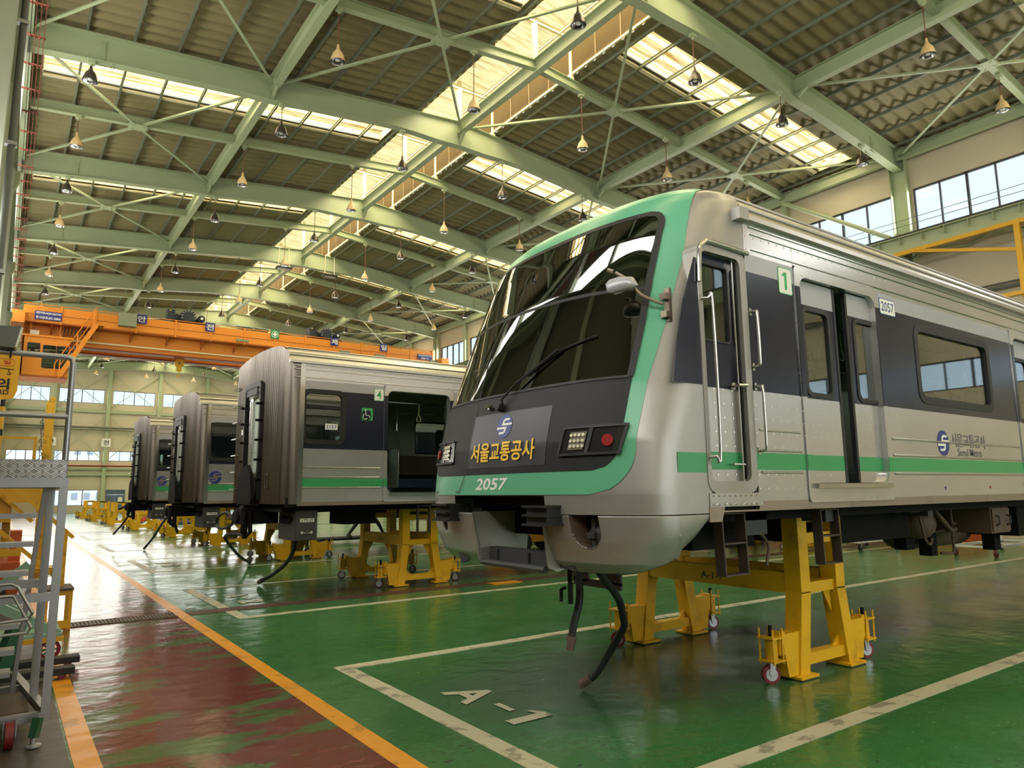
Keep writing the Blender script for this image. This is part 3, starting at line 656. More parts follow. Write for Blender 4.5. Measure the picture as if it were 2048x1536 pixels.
def panel(root, near, x0, x1, holes, zlo=0.0, zhi=2.42):
    """one outer skin panel between joints, banded in steel, green, navy; holes are window openings"""
    mb = MB(); us = sorted(set([x0 + 0.003, x1 - 0.003] + [h[0] for h in holes] + [h[1] for h in holes]))
    for u0, u1 in zip(us, us[1:]):
        zs = sorted(set([b[0] for b in BANDS] + [2.42] + [h[2] for h in holes] + [h[3] for h in holes]))
        for z0, z1 in zip(zs, zs[1:]):
            if z1 <= zlo or z0 >= zhi: continue
            um, zm = (u0 + u1) / 2, (z0 + z1) / 2
            if any(h[0] < um < h[1] and h[2] < zm < h[3] for h in holes): continue
            mi = [b[2] for b in BANDS if b[0] <= zm <= b[1]][0]
            ya, yb = side_y(near, 0), side_y(near, 0.03)
            mb.add([(u0, ya, z0), (u1, ya, z0), (u1, ya, z1), (u0, ya, z1), (u0, yb, z0), (u1, yb, z0), (u1, yb, z1), (u0, yb, z1)], [(0, 1, 2, 3)], mi)
            mb.add([(u0, ya, z0), (u1, ya, z0), (u1, ya, z1), (u0, ya, z1), (u0, yb, z0), (u1, yb, z0), (u1, yb, z1), (u0, yb, z1)], [(4, 7, 6, 5)], 5)
        # edges
    o = mb.build('side_panel', PM, root)
    e = 0.004
    for h in holes:
        q = MB(); ya, yb = side_y(near, -0.006), side_y(near, 0.11)
        q.ring(rrect(h[0] - 0.05, h[1] + 0.05, h[2] - 0.05, h[3] + 0.05, 0.15), rrect(h[0] + 0.03, h[1] - 0.03, h[2] + 0.03, h[3] - 0.03, 0.08), 'y', min(ya, yb), max(ya, yb))
        q.build('window_frame', 'black', o, 40)
        g = MB(); yc = side_y(near, 0.03); g.prism(rrect(h[0] + 0.02, h[1] - 0.02, h[2] + 0.02, h[3] - 0.02, 0.085), 'y', yc - 0.003, yc + 0.003); g.build('window_pane', 'train_glass', o)
        if h[1] - h[0] < 1.0:      # small end window: dark sash bar and hopper
            q = MB(); q.box(h[0] + 0.02, h[1] - 0.02, min(side_y(near, 0), side_y(near, 0.02)), max(side_y(near, 0), side_y(near, 0.02)), h[3] - 0.29, h[3] - 0.22); q.build('window_bar', 'nose_dark', o)
            q = MB(); q.box(h[0] + 0.03, h[1] - 0.03, min(side_y(near, 0.035), side_y(near, 0.06)), max(side_y(near, 0.035), side_y(near, 0.06)), h[3] - 0.22, h[3] - 0.05); q.build('window_vent', 'black', o)
    for z in (0.29, 0.468, 0.63):
        if zlo < z < zhi:
            q = MB(); ya = side_y(near, 0); s = -1 if near else 1
            q.prism([(ya, z - 0.012), (ya + s * 0.008, z - 0.006), (ya + s * 0.008, z + 0.006), (ya, z + 0.012)], 'x', x0 + 0.06, x1 - 0.06); q.build('bead', 'chrome', o)
    # fine rows of spot welds
    return o
def door_frame(root, near, x0, x1, z0=0.2, z1=2.03):
    q = MB(); ya, yb = side_y(near, -0.012), side_y(near, 0.12)
    out = rrect(x0 - 0.07, x1 + 0.07, z0 - 0.16, z1 + 0.09, 0.05); inn = rrect(x0, x1, z0, z1, 0.11)
    q.ring(out, inn, 'y', min(ya, yb), max(ya, yb)); fr = q.build('door_frame', 'stainless', root, 40)
    yc = side_y(near, -0.014); t = 0.003
    for (u0, u1) in ((x0 - 0.07, x0), (x1, x1 + 0.07)):
        for (v0, v1, mt) in ((0.31, 0.445, 'stripe_green'), (0.945, 1.93, 'navy_film')): b = MB(); b.box(u0, u1 - 0.0, min(yc - t, yc + t), max(yc - t, yc + t), v0, v1); b.build('frame_film', mt, fr)
    s = MB(); ys = sorted((side_y(near, -0.05), side_y(near, 0.1))); s.box(x0 + 0.02, x1 - 0.02, ys[0], ys[1], z0 - 0.04, z0 + 0.0); s.build('threshold', 'chrome', fr)
    return fr
def door_leaf(root, near, x0, x1, z0=0.205, z1=2.02):
    o = MB(); ya = side_y(near, 0.045); yb = side_y(near, 0.075)
    wx0, wx1 = x0 + 0.11, x1 - 0.11; wz0, wz1 = 0.99, 1.76
    bands = [(z0, 0.31, 0), (0.31, 0.445, 2), (0.445, 0.945, 0), (0.945, 1.80, 3), (1.80, z1, 4)]
    us = [x0, wx0, wx1, x1]
    for u0, u1 in zip(us, us[1:]):
        for a, b, mi in bands:
            segs = [(a, b)]
            if u0 == wx0 and mi == 3: segs = [(a, wz0), (wz1, b)]
            for s0, s1 in segs:
                if s1 <= s0: continue
                o.box(u0, u1, min(ya, yb), max(ya, yb), s0, s1, mi)
    d = o.build('door_leaf', PM, root)
    q = MB(); ys = sorted((side_y(near, 0.037), side_y(near, 0.083))); q.ring(rrect(wx0 - 0.03, wx1 + 0.03, wz0 - 0.03, wz1 + 0.03, 0.09), rrect(wx0 + 0.012, wx1 - 0.012, wz0 + 0.012, wz1 - 0.012, 0.06), 'y', *ys); q.build('window_frame', 'black', d, 40)
    g = MB(); yc = side_y(near, 0.06); g.prism(rrect(wx0, wx1, wz0, wz1, 0.07), 'y', yc - 0.003, yc + 0.003); g.build('window_pane', 'train_glass', d)
    q = MB(); e = MB()
    return d
def decal(root, near, x0, x1, z0, z1, txt, mt, rim, tw, th, name='number_decal'):
    q = MB(); y = side_y(near, -0.0035); s = -1 if near else 1
    q.prism(rrect(x0, x1, z0, z1, 0.02, 3), 'y', *sorted((side_y(near, 0.0), y)), m=0); q.prism(rrect(x0 + 0.008, x1 - 0.008, z0 + 0.008, z1 - 0.008, 0.015, 3), 'y', *sorted((y, y + s * 0.001)), m=1)
    o = q.build(name, [rim, 'sign_white'], root)
    lettering('lettering', txt, mt, o, ((x0 + x1) / 2, y + s * 0.0016, (z0 + z1) / 2), (1 if near else -1, 0, 0), (0, 0, 1), tw, th, 0.012)
    return o
def metro_logo(parent, fn, cx, cz, r, bg='logo_blue', fg='sign_white', inv=False):
    """blue disc with a white S-shaped track mark; fn(u, v, lift) puts the flat logo onto a surface"""
    d = MB(); n = 40; vs = [fn(cx, cz, 0.003)] + [fn(cx + r * math.cos(2 * PI * i / n), cz + r * math.sin(2 * PI * i / n), 0.003) for i in range(n)]
    d.add(vs, [(0, 1 + i, 1 + (i + 1) % n) for i in range(n)]); o = d.build('logo_disc', bg, parent)
    m = MB(); w = 0.13
    # upper bar bending down to the middle, middle bar, lower bar: two hooks crossing the disc
    top = [(0.62, 0.62), (-0.02, 0.62), (-0.26, 0.46), (-0.34, 0.16), (-0.22, 0.08), (0.95, 0.08)]
    top_in = [(0.62, 0.38), (0.06, 0.38), (-0.02, 0.34), (-0.06, 0.30), (-0.05, 0.27), (0.95, 0.27)]
    poly = [(0.62, 0.64), (0.0, 0.64), (-0.25, 0.50), (-0.36, 0.06), (0.98, 0.06), (0.98, 0.24), (-0.08, 0.24), (-0.04, 0.40), (0.08, 0.46), (0.62, 0.46)]
    low = [(-u, -v) for u, v in poly]
    low = [(-0.62, -0.64), (0.0, -0.64), (0.25, -0.50), (0.36, -0.06), (-0.98, -0.06), (-0.98, -0.24), (0.08, -0.24), (0.04, -0.40), (-0.08, -0.46), (-0.62, -0.46)]
    for pl in (poly, low):
        # split into three strips so that each face is convex
        for a, b, c, e in ((0, 1, 8, 9), (1, 2, 7, 8), (2, 3, 6, 7), (3, 4, 5, 6)):
            m.add([fn(cx + pl[k][0] * r, cz + pl[k][1] * r, 0.005) for k in (a, b, c, e)], [(0, 1, 2, 3)])
    m.build('logo_mark', fg, o); return o
def interior(root, xa, xb, doors, wins):
    body = MB(); body.box(xa, xb, 0.1, CW - 0.1, 0.14, 0.19); body.build('saloon_floor', 'under_dark', root)
    body = MB(); body.box(xa, xb, 0.1, CW - 0.1, 2.25, 2.28); body.build('saloon_ceiling', 'lining', root)
    for near in (True, False):
        m = MB(); holes = [(d[0], d[1], 0.19, 2.03) for d in doors] + [(w[0], w[1], w[2], w[3]) for w in wins]
        ys = sorted((side_y(near, 0.115), side_y(near, 0.13)))
        wall_with_holes(m, 'y', ys[0], ys[1], xa, xb, 0.19, 2.25, holes); m.build('saloon_lining', 'lining', root)
        ed = [xa] + [v for d in doors for v in d[:2]] + [xb]
        for s0, s1 in zip(ed[::2], ed[1::2]):
            if s1 - s0 < 1.0: continue
            a, b = s0 + 0.22, s1 - 0.22
            q = MB(); y0, y1 = sorted((side_y(near, 0.14), side_y(near, 0.58))); q.box(a, b, y0, y1, 0.58, 0.64, 0); y2, y3 = sorted((side_y(near, 0.14), side_y(near, 0.2))); q.box(a, b, y2, y3, 0.64, 1.02, 0); q.box(a, b, *sorted((side_y(near, 0.14), side_y(near, 0.45))), 0.30, 0.5, 1)
            q.build('bench_seat', ['seat_steel', 'seat_blue'], root)
            for e in (a - 0.04, b + 0.04):
                q = MB(); y0, y1 = sorted((side_y(near, 0.14), side_y(near, 0.58))); q.box(e - 0.02, e + 0.02, y0, y1, 0.3, 1.15); q.build('bench_end_panel', 'lining', root)
                q = MB(); yy = side_y(near, 0.6); q.tube([(e, yy, 0.5), (e, yy, 1.1), (e, side_y(near, 0.5), 1.55), (e, side_y(near, 0.5), 2.25)], 0.016, 8); q.build('grab_pole', 'chrome', root)
        yy = side_y(near, 0.75); q = MB(); q.tube([(xa + 0.3, yy, 1.93), (xb - 0.3, yy, 1.93)], 0.015, 6); q.build('strap_rail', 'chrome', root)
def straps(root, xs, y):
    for x in xs:
        q = MB(); q.box(x - 0.012, x + 0.012, y - 0.004, y + 0.004, 1.72, 1.93); q.tube([(x, y, 1.72), (x - 0.05, y, 1.63), (x - 0.04, y, 1.58), (x + 0.04, y, 1.58), (x + 0.05, y, 1.63)], 0.008, 6, closed=True); q.build('hand_strap', 'monitor_white', root)
def roof(root, xa, xb):
    m = MB(); k = len(ROOFP); vs = [(x, y, z) for x in (xa, xb) for y, z in ROOFP]
    m.add(vs, [(i, i + 1, k + i + 1, k + i) for i in range(k - 1)]); r = m.build('roof', 'roof_steel', root, 35)
    for near in (True, False):
        ys = sorted((side_y(near, -0.045), side_y(near, 0.015)))
        g = MB(); g.box(xa, xb, *ys, 2.385, 2.425); g.build('gutter', 'roof_steel', root)
        for (yy, zz) in ((0.03, 2.52), (0.15, 2.655)):
            q = MB(); y = side_y(near, yy); s = -1 if near else 1; q.tube([(xa, y + s * 0.004, zz + 0.004), (xb, y + s * 0.004, zz + 0.004)], 0.013, 6); q.build('roof_bead', 'roof_steel', root, 40)
        for zz in (2.15, 2.285, 2.345):
            q = MB(); s = -1 if near else 1; ya = side_y(near, 0)
            q.prism([(ya, zz - 0.012), (ya + s * 0.009, zz - 0.005), (ya + s * 0.009, zz + 0.006), (ya, zz + 0.012)], 'x', xa + 0.08, xb - 0.05); q.build('bead', 'chrome', root)
    return r
def underframe(root, xa, xb, boxes=()):
    m = MB(); m.box(xa + 0.1, xb - 0.1, 0.25, CW - 0.25, -0.1, 0.12); m.box(xa + 0.1, xb - 0.1, 0.04, CW - 0.04, -0.02, 0.13); m.build('underframe', 'under_dark', root)
def mkcar(label, X0, Ys, zs, L, doors, wins, end=True, seats=True):
    r = thing('subway_car', label, 'train car', (X0, Ys, zs), 0, 'subway cars lifted on yellow trestles'); r['x0'] = X0
    return r

# ---------------------------------------------------------------- cars with flat ends
def end_wall(root, xw=0.0):
    def zt(y):
        yy = min(y, CW - y); return interp(yy, [p[0] for p in ROOF], [p[1] for p in ROOF])
    def xo(y):
        d = abs(y - 1.56) - 1.28
        return 0 if d <= 0 else 0.30 * (1 - math.sqrt(max(0, 1 - (min(d, 0.28) / 0.28) ** 2)))
    m = MB(); n = 300; vs = []; fs = []
    ys = [CW * i / n for i in range(n + 1)]
    def rib(y): return 0.014 * math.sin(2 * PI * y / 0.104)
    col = lambda y: xo(y) - rib(y)
    for a, b in zip(ys, ys[1:]):
        mid = (a + b) / 2
        segs = [(0.03, zt(mid))] if not 1.18 < mid < 2.12 else [(0.0, 0.12), (2.17, zt(mid))]
        for s0, s1 in segs:
            t0 = zt(a) if s1 == zt(mid) else s1; t1 = zt(b) if s1 == zt(mid) else s1
            m.add([(col(a), a, s0), (col(b), b, s0), (col(b), b, t1), (col(a), a, t0)], [(0, 1, 2, 3)])
    e = m.build('end_wall', 'end_steel', root, 35)
    q = MB(); q.ring(rrect(1.13, 2.17, 0.08, 2.22, 0.1), rrect(1.21, 2.09, 0.15, 2.13, 0.07), 'x', -0.07, 0.12); q.build('gangway_frame', 'black', e, 40)
    q = MB(); q.box(0.02, 0.06, 1.21, 1.76, 0.15, 1.95); q.box(0.0, 0.06, 1.21, 2.09, 1.95, 2.12); d = q.build('gangway_door', 'end_door', e)
    q = MB(); q.box(-0.02, 0.04, 1.76, 1.90, 0.15, 1.95); q.box(-0.05, -0.02, 1.80, 1.84, 0.2, 1.9); q.build('door_post', 'chrome', d)
    q = MB(); q.tube([(0.03, 1.66, 0.95), (-0.03, 1.66, 0.95), (-0.03, 1.66, 1.12), (0.03, 1.66, 1.12)], 0.01, 6); q.build('handle', 'chrome', d)
    for z in (0.45, 0.8, 1.15, 1.5, 1.8):
        for y in (1.16, 2.14):
            q = MB(); q.box(-0.13, -0.02, y - 0.03, y + 0.03, z - 0.02, z + 0.02); q.build('latch', 'under_dark', e)
    q = MB(); q.prism([(1.16, 0.02), (1.96, 0.02), (2.0, 0.12), (1.98, 0.5), (1.82, 0.66), (1.45, 0.72), (1.22, 0.55), (1.12, 0.12)], 'x', -0.17, -0.11); q.build('foot_plate', 'under_dark', e)
    q = MB(); q.box(-0.10, -0.07, 1.25, 1.9, 1.98, 2.1); q.build('lamp_strip', 'box_grey', e)
    for z in (0.3, 0.62, 0.94, 1.26, 1.58, 1.9, 2.25):
        q = MB(); q.tube([(0.0, 2.62, z), (-0.07, 2.62, z), (-0.07, 2.95, z), (0.0, 2.95, z)], 0.012, 6); q.build('rung', 'chrome', e)
    for y in (0.72, 2.4):
        q = MB(); q.ring(rrect(y - 0.07, y + 0.07, 0.3, 0.55, 0.02, 2), rrect(y - 0.04, y + 0.04, 0.33, 0.52, 0.015, 2), 'x', -0.035, 0.0); q.build('rescue_socket', 'bracket_dark', e)
    q = MB(); q.box(-0.025, -0.012, 2.22, 2.45, 1.32, 1.42); q.build('notice_plate', 'sign_white', e)
    for y in (0.012, CW - 0.012):
        q = MB(); q.box(0.0 if False else 0.26, 0.34, y - 0.022, y + 0.022, 0, 2.42); q.build('corner_post', 'chrome', e)
    return e
def jumper_box(root):
    q = MB(); q.box(0.30, 0.68, 0.16, 1.0, -0.57, -0.08); b = q.build('jumper_box', 'box_grey', root)
    f = MB(); f.box(0.31, 0.67, 0.145, 0.16, -0.56, -0.09); f.build('box_door', 'box_grey', b)
    f = MB(); f.box(0.38, 0.62, 0.138, 0.146, -0.27, -0.21); pl = f.build('name_plate', 'sign_white', b); lettering('lettering', 'LTE-JS', 'text_black', pl, (0.5, 0.1372, -0.24), (1, 0, 0), (0, 0, 1), 0.2, 0.045, 0.02)
    for x in (0.41, 0.57):
        f = MB(); f.cyl((x, 0.145, -0.44), (x, 0.12, -0.44), 0.025, 10); f.bar((x, 0.12, -0.44), (x + 0.07 * (1 if x < 0.5 else -1), 0.12, -0.45), 0.012, 0.014); f.build('latch', 'chrome', b)
    for y in (0.3, 0.42, 0.55, 0.7): f = MB(); f.cyl((0.30, y, -0.2), (0.25, y, -0.22), 0.04, 8); f.cyl((0.25, y, -0.22), (0.25, y, -0.3), 0.03, 8); f.build('cable_socket', 'under_dark', b)
    return b
def hose(name, root, pts, r, mt='rubber', tip=True):
    q = MB(); path = catmull(pts, 6); q.tube(path, r, 8); h = q.build(name, mt, root, 50)
    if tip:
        a, b = Vector(path[-2]), Vector(path[-1]); d = (b - a).normalized(); t = MB(); t.cyl(b - d * 0.02, b + d * 0.05, r * 1.15, 10); t.cyl(b - d * 0.06, b - d * 0.02, r * 1.35, 10); t.build('hose_coupling', 'under_brown', h, 40)
    return h
def flat_car(label, X0, Ys, zs, decals, seats):
    L = 19.5; r = mkcar(label, X0, Ys, zs, L, None, None)
    dl = [1.87 + 4.69 * k for k in range(4)]; doors = [(a, a + 1.30) for a in dl]
    wins = [(0.34, 1.03, 1.07, 1.91)] + [(a + 1.30 + 0.83, a + 4.69 - 0.77, 1.07, 1.83) for a in dl[:3]] + [(L - 0.9, L - 0.3, 1.07, 1.83)]
    ed = [0.34] + [v for d in doors for v in (d[0] - 0.07, d[1] + 0.07)] + [L]; ed[0] = 0.26
    for near in (True, False):
        for s0, s1 in zip(ed[::2], ed[1::2]):
            panel(r, near, s0, s1, [w for w in wins if s0 < w[0] < s1])
        for d in doors:
            door_frame(r, near, d[0], d[1])
            q = MB(); ys = sorted((side_y(near, 0), side_y(near, 0.03))); q.box(d[0] - 0.07, d[1] + 0.07, *ys, 2.12, 2.42); q.build('side_panel', 'stainless', r); q = MB(); q.box(d[0] - 0.07, d[1] + 0.07, *ys, 0, 0.05); q.build('side_sill', 'sill_steel', r)
    door_leaf(r, False, doors[0][0], doors[0][0] + 0.65); door_leaf(r, False, doors[0][0] + 0.65, doors[0][1])  # other unseen far doorways stay open to let light into the saloon
    roof(r, 0.06, L); end_wall(r)
    q = MB(); q.prism([p for p in ROOFP] + [(CW, 0.0), (0, 0.0)], 'x', L - 0.03, L); q.build('rear_wall', 'end_steel', r)
    interior(r, 0.3, L - 0.05, doors, wins)
    underframe(r, 0, L); jumper_box(r)
    for (x0, x1, y0, y1, z0) in ((1.3, 1.9, 0.5, 1.2, -0.35), (5.5, 7.0, 0.35, 2.6, -0.5), (8.0, 9.3, 0.3, 1.4, -0.55), (10.2, 11.6, 0.3, 2.7, -0.5), (13.0, 14.0, 0.4, 2.5, -0.45)):
        q = MB(); q.box(x0, x1, y0, y1, z0, -0.02); q.build('equipment_case', 'under_dark', r)
    for x in (2.55, 1.0):
        q = MB(); ya = 0.1
        for xx in (x, x + 0.25): q.box(xx - 0.012, xx + 0.012, ya - 0.03, ya + 0.03, -0.52, 0.0)
        for z in (-0.52, -0.28, -0.05): q.box(x, x + 0.25, ya - 0.03, ya + 0.03, z - 0.01, z + 0.01)
        if x > 2: q.build('step_ladder', 'bracket_dark', r)
    # coupler under the end
    q = MB(); q.box(-0.25, 0.4, 1.35, 1.75, -0.32, -0.05); q.cyl((-0.3, 1.55, -0.2), (0.4, 1.55, -0.2), 0.1, 10); q.tube([(-0.2, 1.3, -0.1), (-0.24, 1.3, -0.45), (-0.16, 1.3, -0.52), (-0.1, 1.3, -0.45), (-0.12, 1.3, -0.1)], 0.04, 8); q.build('coupler', 'under_dark', r)
    q = MB(); q.cyl((0.05, 2.2, -0.02), (0.05, 2.2, -0.62), 0.05, 8); q.box(-0.03, 0.13, 2.1, 2.3, -0.1, 0.0); q.build('air_pipe', 'under_dark', r)
    return r
carB = flat_car('silver subway car numbered 2157 with an open side doorway marked 4', 3.68, 11.6, 1.52, None, True)
for xs in ((1.98, 2.2, 2.5, 2.75, 3.0),): straps(carB, xs, 2.37); straps(carB, (2.9,), 0.75)
hose('air_hose', carB, [(0.51, 0.7, -0.56), (0.57, 1.0, -0.81), (0.64, 1.6, -1.07), (0.58, 2.1, -1.29), (0.46, 2.5, -1.45)], 0.035)
hose('air_hose', carB, [(-0.05, 1.9, -0.02), (-0.08, 2.48, -0.15), (-0.08, 2.57, -0.35), (-0.08, 3.3, -0.47), (-0.08, 3.8, -0.42), (-0.08, 3.7, -0.25), (-0.08, 3.0, -0.15), (-0.05, 2.6, -0.3)], 0.028, tip=False)
hose('air_hose', carB, [(0.05, 2.2, -0.55), (0.0, 2.8, -0.55), (0.01, 3.4, -0.62), (0.12, 3.7, -0.75), (0.83, 5.4, -1.2), (1.42, 6.7, -1.47)], 0.032)
decal(carB, True, 1.60, 1.79, 1.83, 2.05, '4', 'decal_green', 'decal_green', 0.09, 0.15)
lf = lambda u, v, d: (u, -d, v)
q = MB(); q.prism(rrect(1.37, 1.58, 1.47, 1.69, 0.02, 3), 'y', -0.003, 0.0); pk = q.build('accessibility_decal', 'decal_green', carB)
q = MB(); q.prism(rrect(1.375, 1.545, 1.475, 1.65, 0.05, 3), 'y', -0.004, -0.003); q.build('peeled_film', 'navy_film', pk)
q = MB(); q.tube([(1.44, -0.005, 1.62), (1.45, -0.005, 1.56), (1.50, -0.005, 1.56), (1.53, -0.005, 1.52)], 0.007, 5); q.tube([(1.44 + 0.045 * math.cos(R(a)), -0.005, 1.535 + 0.045 * math.sin(R(a))) for a in range(110, 350, 24)], 0.006, 5); q.cyl((1.44, -0.002, 1.645), (1.44, -0.006, 1.645), 0.016, 8); q.build('wheelchair_mark', 'sign_white', pk)
q = MB(); q.box(0.72, 0.94, 0.022, 0.026, 1.28, 1.38); nb = q.build('number_decal', 'sign_white', carB); lettering('lettering', '2157', 'navy_text', nb, (0.83, 0.0212, 1.33), (1, 0, 0), (0, 0, 1), 0.19, 0.06, 0.02)
metro_logo(carB, lambda u, v, d: (1.94, u, v), 0.3, 0.62, 0.0001) if False else None
carC = flat_car('silver subway car with round logo, behind the car numbered 2157', 3.66, 18.15, 1.50, None, False)
carD = flat_car('farthest silver subway car, nearest the end wall windows', 3.62, 25.0, 1.53, None, False)
for cr in (carC, carD):
    metro_logo(cr, lf, 0.50, 0.63, 0.15, fg='sill_steel')
    lettering('lettering', '서울교통공사', 'text_grey', cr, (1.18, -0.003, 0.70), (1, 0, 0), (0, 0, 1), 0.95, 0.15, 0.01)
hose('air_hose', carC, [(-0.02, 1.3, -0.05), (0.08, 3.8, -0.5), (0.2, 6.1, -1.06), (0.12, 7.05, -1.43)], 0.032)
hose('air_hose', carC, [(-0.1, 1.35, -0.08), (-0.14, 1.85, -0.36), (0.0, 1.9, -0.5), (0.12, 2.15, -0.72)], 0.03)
hose('air_hose', carD, [(0.0, 1.6, -0.05), (-0.25, 2.3, -0.2), (-0.3, 3.0, -0.3), (-0.1, 2.8, -0.2)], 0.03, tip=False)
hose('air_hose', carD, [(0.0, 1.9, -0.05), (-0.15, 2.2, -0.6), (-0.4, 2.9, -1.1)], 0.03)
# ---------------------------------------------------------------- leading car with the driver's cab
LX, LY, LZ = 3.4, 3.45, 1.568
mat('lamp_lens', srgb(120, 118, 100), 0.25)
mat('destination_dark', srgb(46, 46, 46), 0.4)
mat('cab_dimmed', srgb(30, 32, 31), 0.6)  # dimness of the cab put into the bulkhead colour
lead = mkcar('leading subway car numbered 2057 with green framed black cab windscreen', LX, LY, LZ, 20.2, None, None)
PZ = [1.10, 1.2, 1.35, 1.55, 1.7, 2.1, 2.53, 3.0, 3.4, 3.8, 4.0, 4.12, 4.2, 4.27, 4.32, 4.348, 4.36]
PX = [3.60, 3.49, 3.43, 3.39, 3.38, 3.42, 3.52, 3.68, 3.82, 3.99, 4.10, 4.18, 4.25, 4.33, 4.43, 4.53, 4.64]
PD = [0.52, 0.54, 0.55, 0.55, 0.55, 0.57, 0.66, 0.80, 0.85, 0.85, 0.80, 0.72, 0.62, 0.5, 0.38, 0.28, 0.18]
PH = [1.56, 1.56, 1.56, 1.56, 1.56, 1.56, 1.56, 1.56, 1.56, 1.56, 1.555, 1.53, 1.48, 1.34, 1.02, 0.60, 0.05]
def n_hw(z): return interp(z, PZ, PH)
def n_x(y, z):
    a = min(1.0, abs(y) / n_hw(z)); return interp(z, PZ, PX) + interp(z, PZ, PD) * (1 - max(0.0, 1 - a ** 2.5) ** 0.4)
def nose_pt(y, z, lift=0.0):
    """world point on the nose (y from the car's centre line, + away from the viewer), lifted outwards along the normal"""
    x = n_x(y, z)
    if lift:
        e = 0.01; dy = (n_x(y + e, z) - n_x(y - e, z)) / (2 * e); dz = (n_x(y, min(4.355, z + e)) - n_x(y, z - e)) / (min(4.355, z + e) - (z - e))
        dy = max(-4, min(4, dy)); dz = max(-4, min(4, dz)); n = Vector((-1, dy, dz)).normalized() * lift
        return (x + n.x - LX, LY + 1.56 + y + n.y - LY, z + n.z - LZ)
    return (x - LX, 1.56 + y, z - LZ)
def patch(name, mt, rows, ylo, yhi, lift, parent=lead, ny=40, thick=0.0):
    """skin patch on the nose: for each height in rows, from ylo(z) to yhi(z)"""
    m = MB(); vs = []; n = ny + 1
    for z in rows:
        a, b = ylo(z), yhi(z); lim = n_hw(z) * 0.9995; a = max(a, -lim); b = min(b, lim)
        for i in range(n): vs.append(nose_pt(a + (b - a) * i / ny, z, lift))
    fs = [(r * n + i, r * n + i + 1, (r + 1) * n + i + 1, (r + 1) * n + i) for r in range(len(rows) - 1) for i in range(ny)]
    m.add(vs, fs)
    if thick:
        k = len(vs); vb = []
        for z in rows:
            a, b = ylo(z), yhi(z); lim = n_hw(z) * 0.9995; a = max(a, -lim); b = min(b, lim)
            for i in range(n): vb.append(nose_pt(a + (b - a) * i / ny, z, lift - thick))
        o = len(m.v); m.add(vb, []); per = [i for i in range(n)] + [r * n + ny for r in range(1, len(rows))] + [(len(rows) - 1) * n + i for i in range(ny - 1, -1, -1)] + [r * n for r in range(len(rows) - 2, 0, -1)]
        for p, q in zip(per, per[1:] + per[:1]): m.f.append([p, q, q + o, p + o]); m.mi.append(0)
    return m.build(name, mt, parent, 50)
def rows(z0, z1, n, extra=()):
    r = [z0 + (z1 - z0) * i / n for i in range(n + 1)] + [z for z in extra if z0 < z < z1] + [z for z in PZ if z0 < z < z1]
    r.sort(); out = [r[0]]
    for z in r[1:]:
        if z - out[-1] > 1e-4: out.append(z)
    return out
def rr_lim(half, z0, z1, r, z, half_top=None):
    """half width of a rounded rectangle at height z"""
    h = half if half_top is None else interp(z, [z0, z1], [half, half_top])
    for zc, s in ((z0 + r, -1), (z1 - r, 1)):
        d = (z - zc) * s
        if d > 0: return h - r + math.sqrt(max(0, r * r - d * d))
    return h
ZJ = 1.553                                 # joint between nose shell and skirt
CUT = 0.66                                 # half width of the coupler opening
def shell_rows(z0, z1, xend, name, mt, cut=None, nz=40):
    """nose shell: side, corner, front, corner, side; cut(z) gives the half width left open in front"""
    m = MB(); rs = rows(z0, z1, nz)
    ts = [-1 + 2 * i / 64 for i in range(65)]
    def pts(z):
        hw = n_hw(z); out = [(xend(z) - LX, 1.56 - hw, z - LZ)]
        for t in ts:
            y = hw * math.sin(t * PI / 2); p = nose_pt(y, z); out.append((min(p[0], xend(z) - LX), p[1], p[2]))
        return out + [(xend(z) - LX, 1.56 + hw, z - LZ)]
    P = [pts(z) for z in rs]; n = len(P[0]); vs = [p for r in P for p in r]; fs = []
    for r in range(len(rs) - 1):
        zm = (rs[r] + rs[r + 1]) / 2; c = cut(zm) if cut else 0
        for i in range(n - 1):
            ym = (P[r][i][1] + P[r][i + 1][1]) / 2 - 1.56
            if c and abs(ym) < c: continue
            fs.append((r * n + i, r * n + i + 1, (r + 1) * n + i + 1, (r + 1) * n + i))
    m.add(vs, fs); return m.build(name, mt, lead, 50)
def coupler_cut(z): return CUT if z < 1.63 else rr_lim(CUT, 1.0, 1.69, 0.08, z)
sh = shell_rows(ZJ, 4.36, lambda z: 4.30 if z < 3.62 else 4.86, 'nose_shell', 'nose_silver', lambda z: coupler_cut(z) if z < 1.69 else 0, 60)
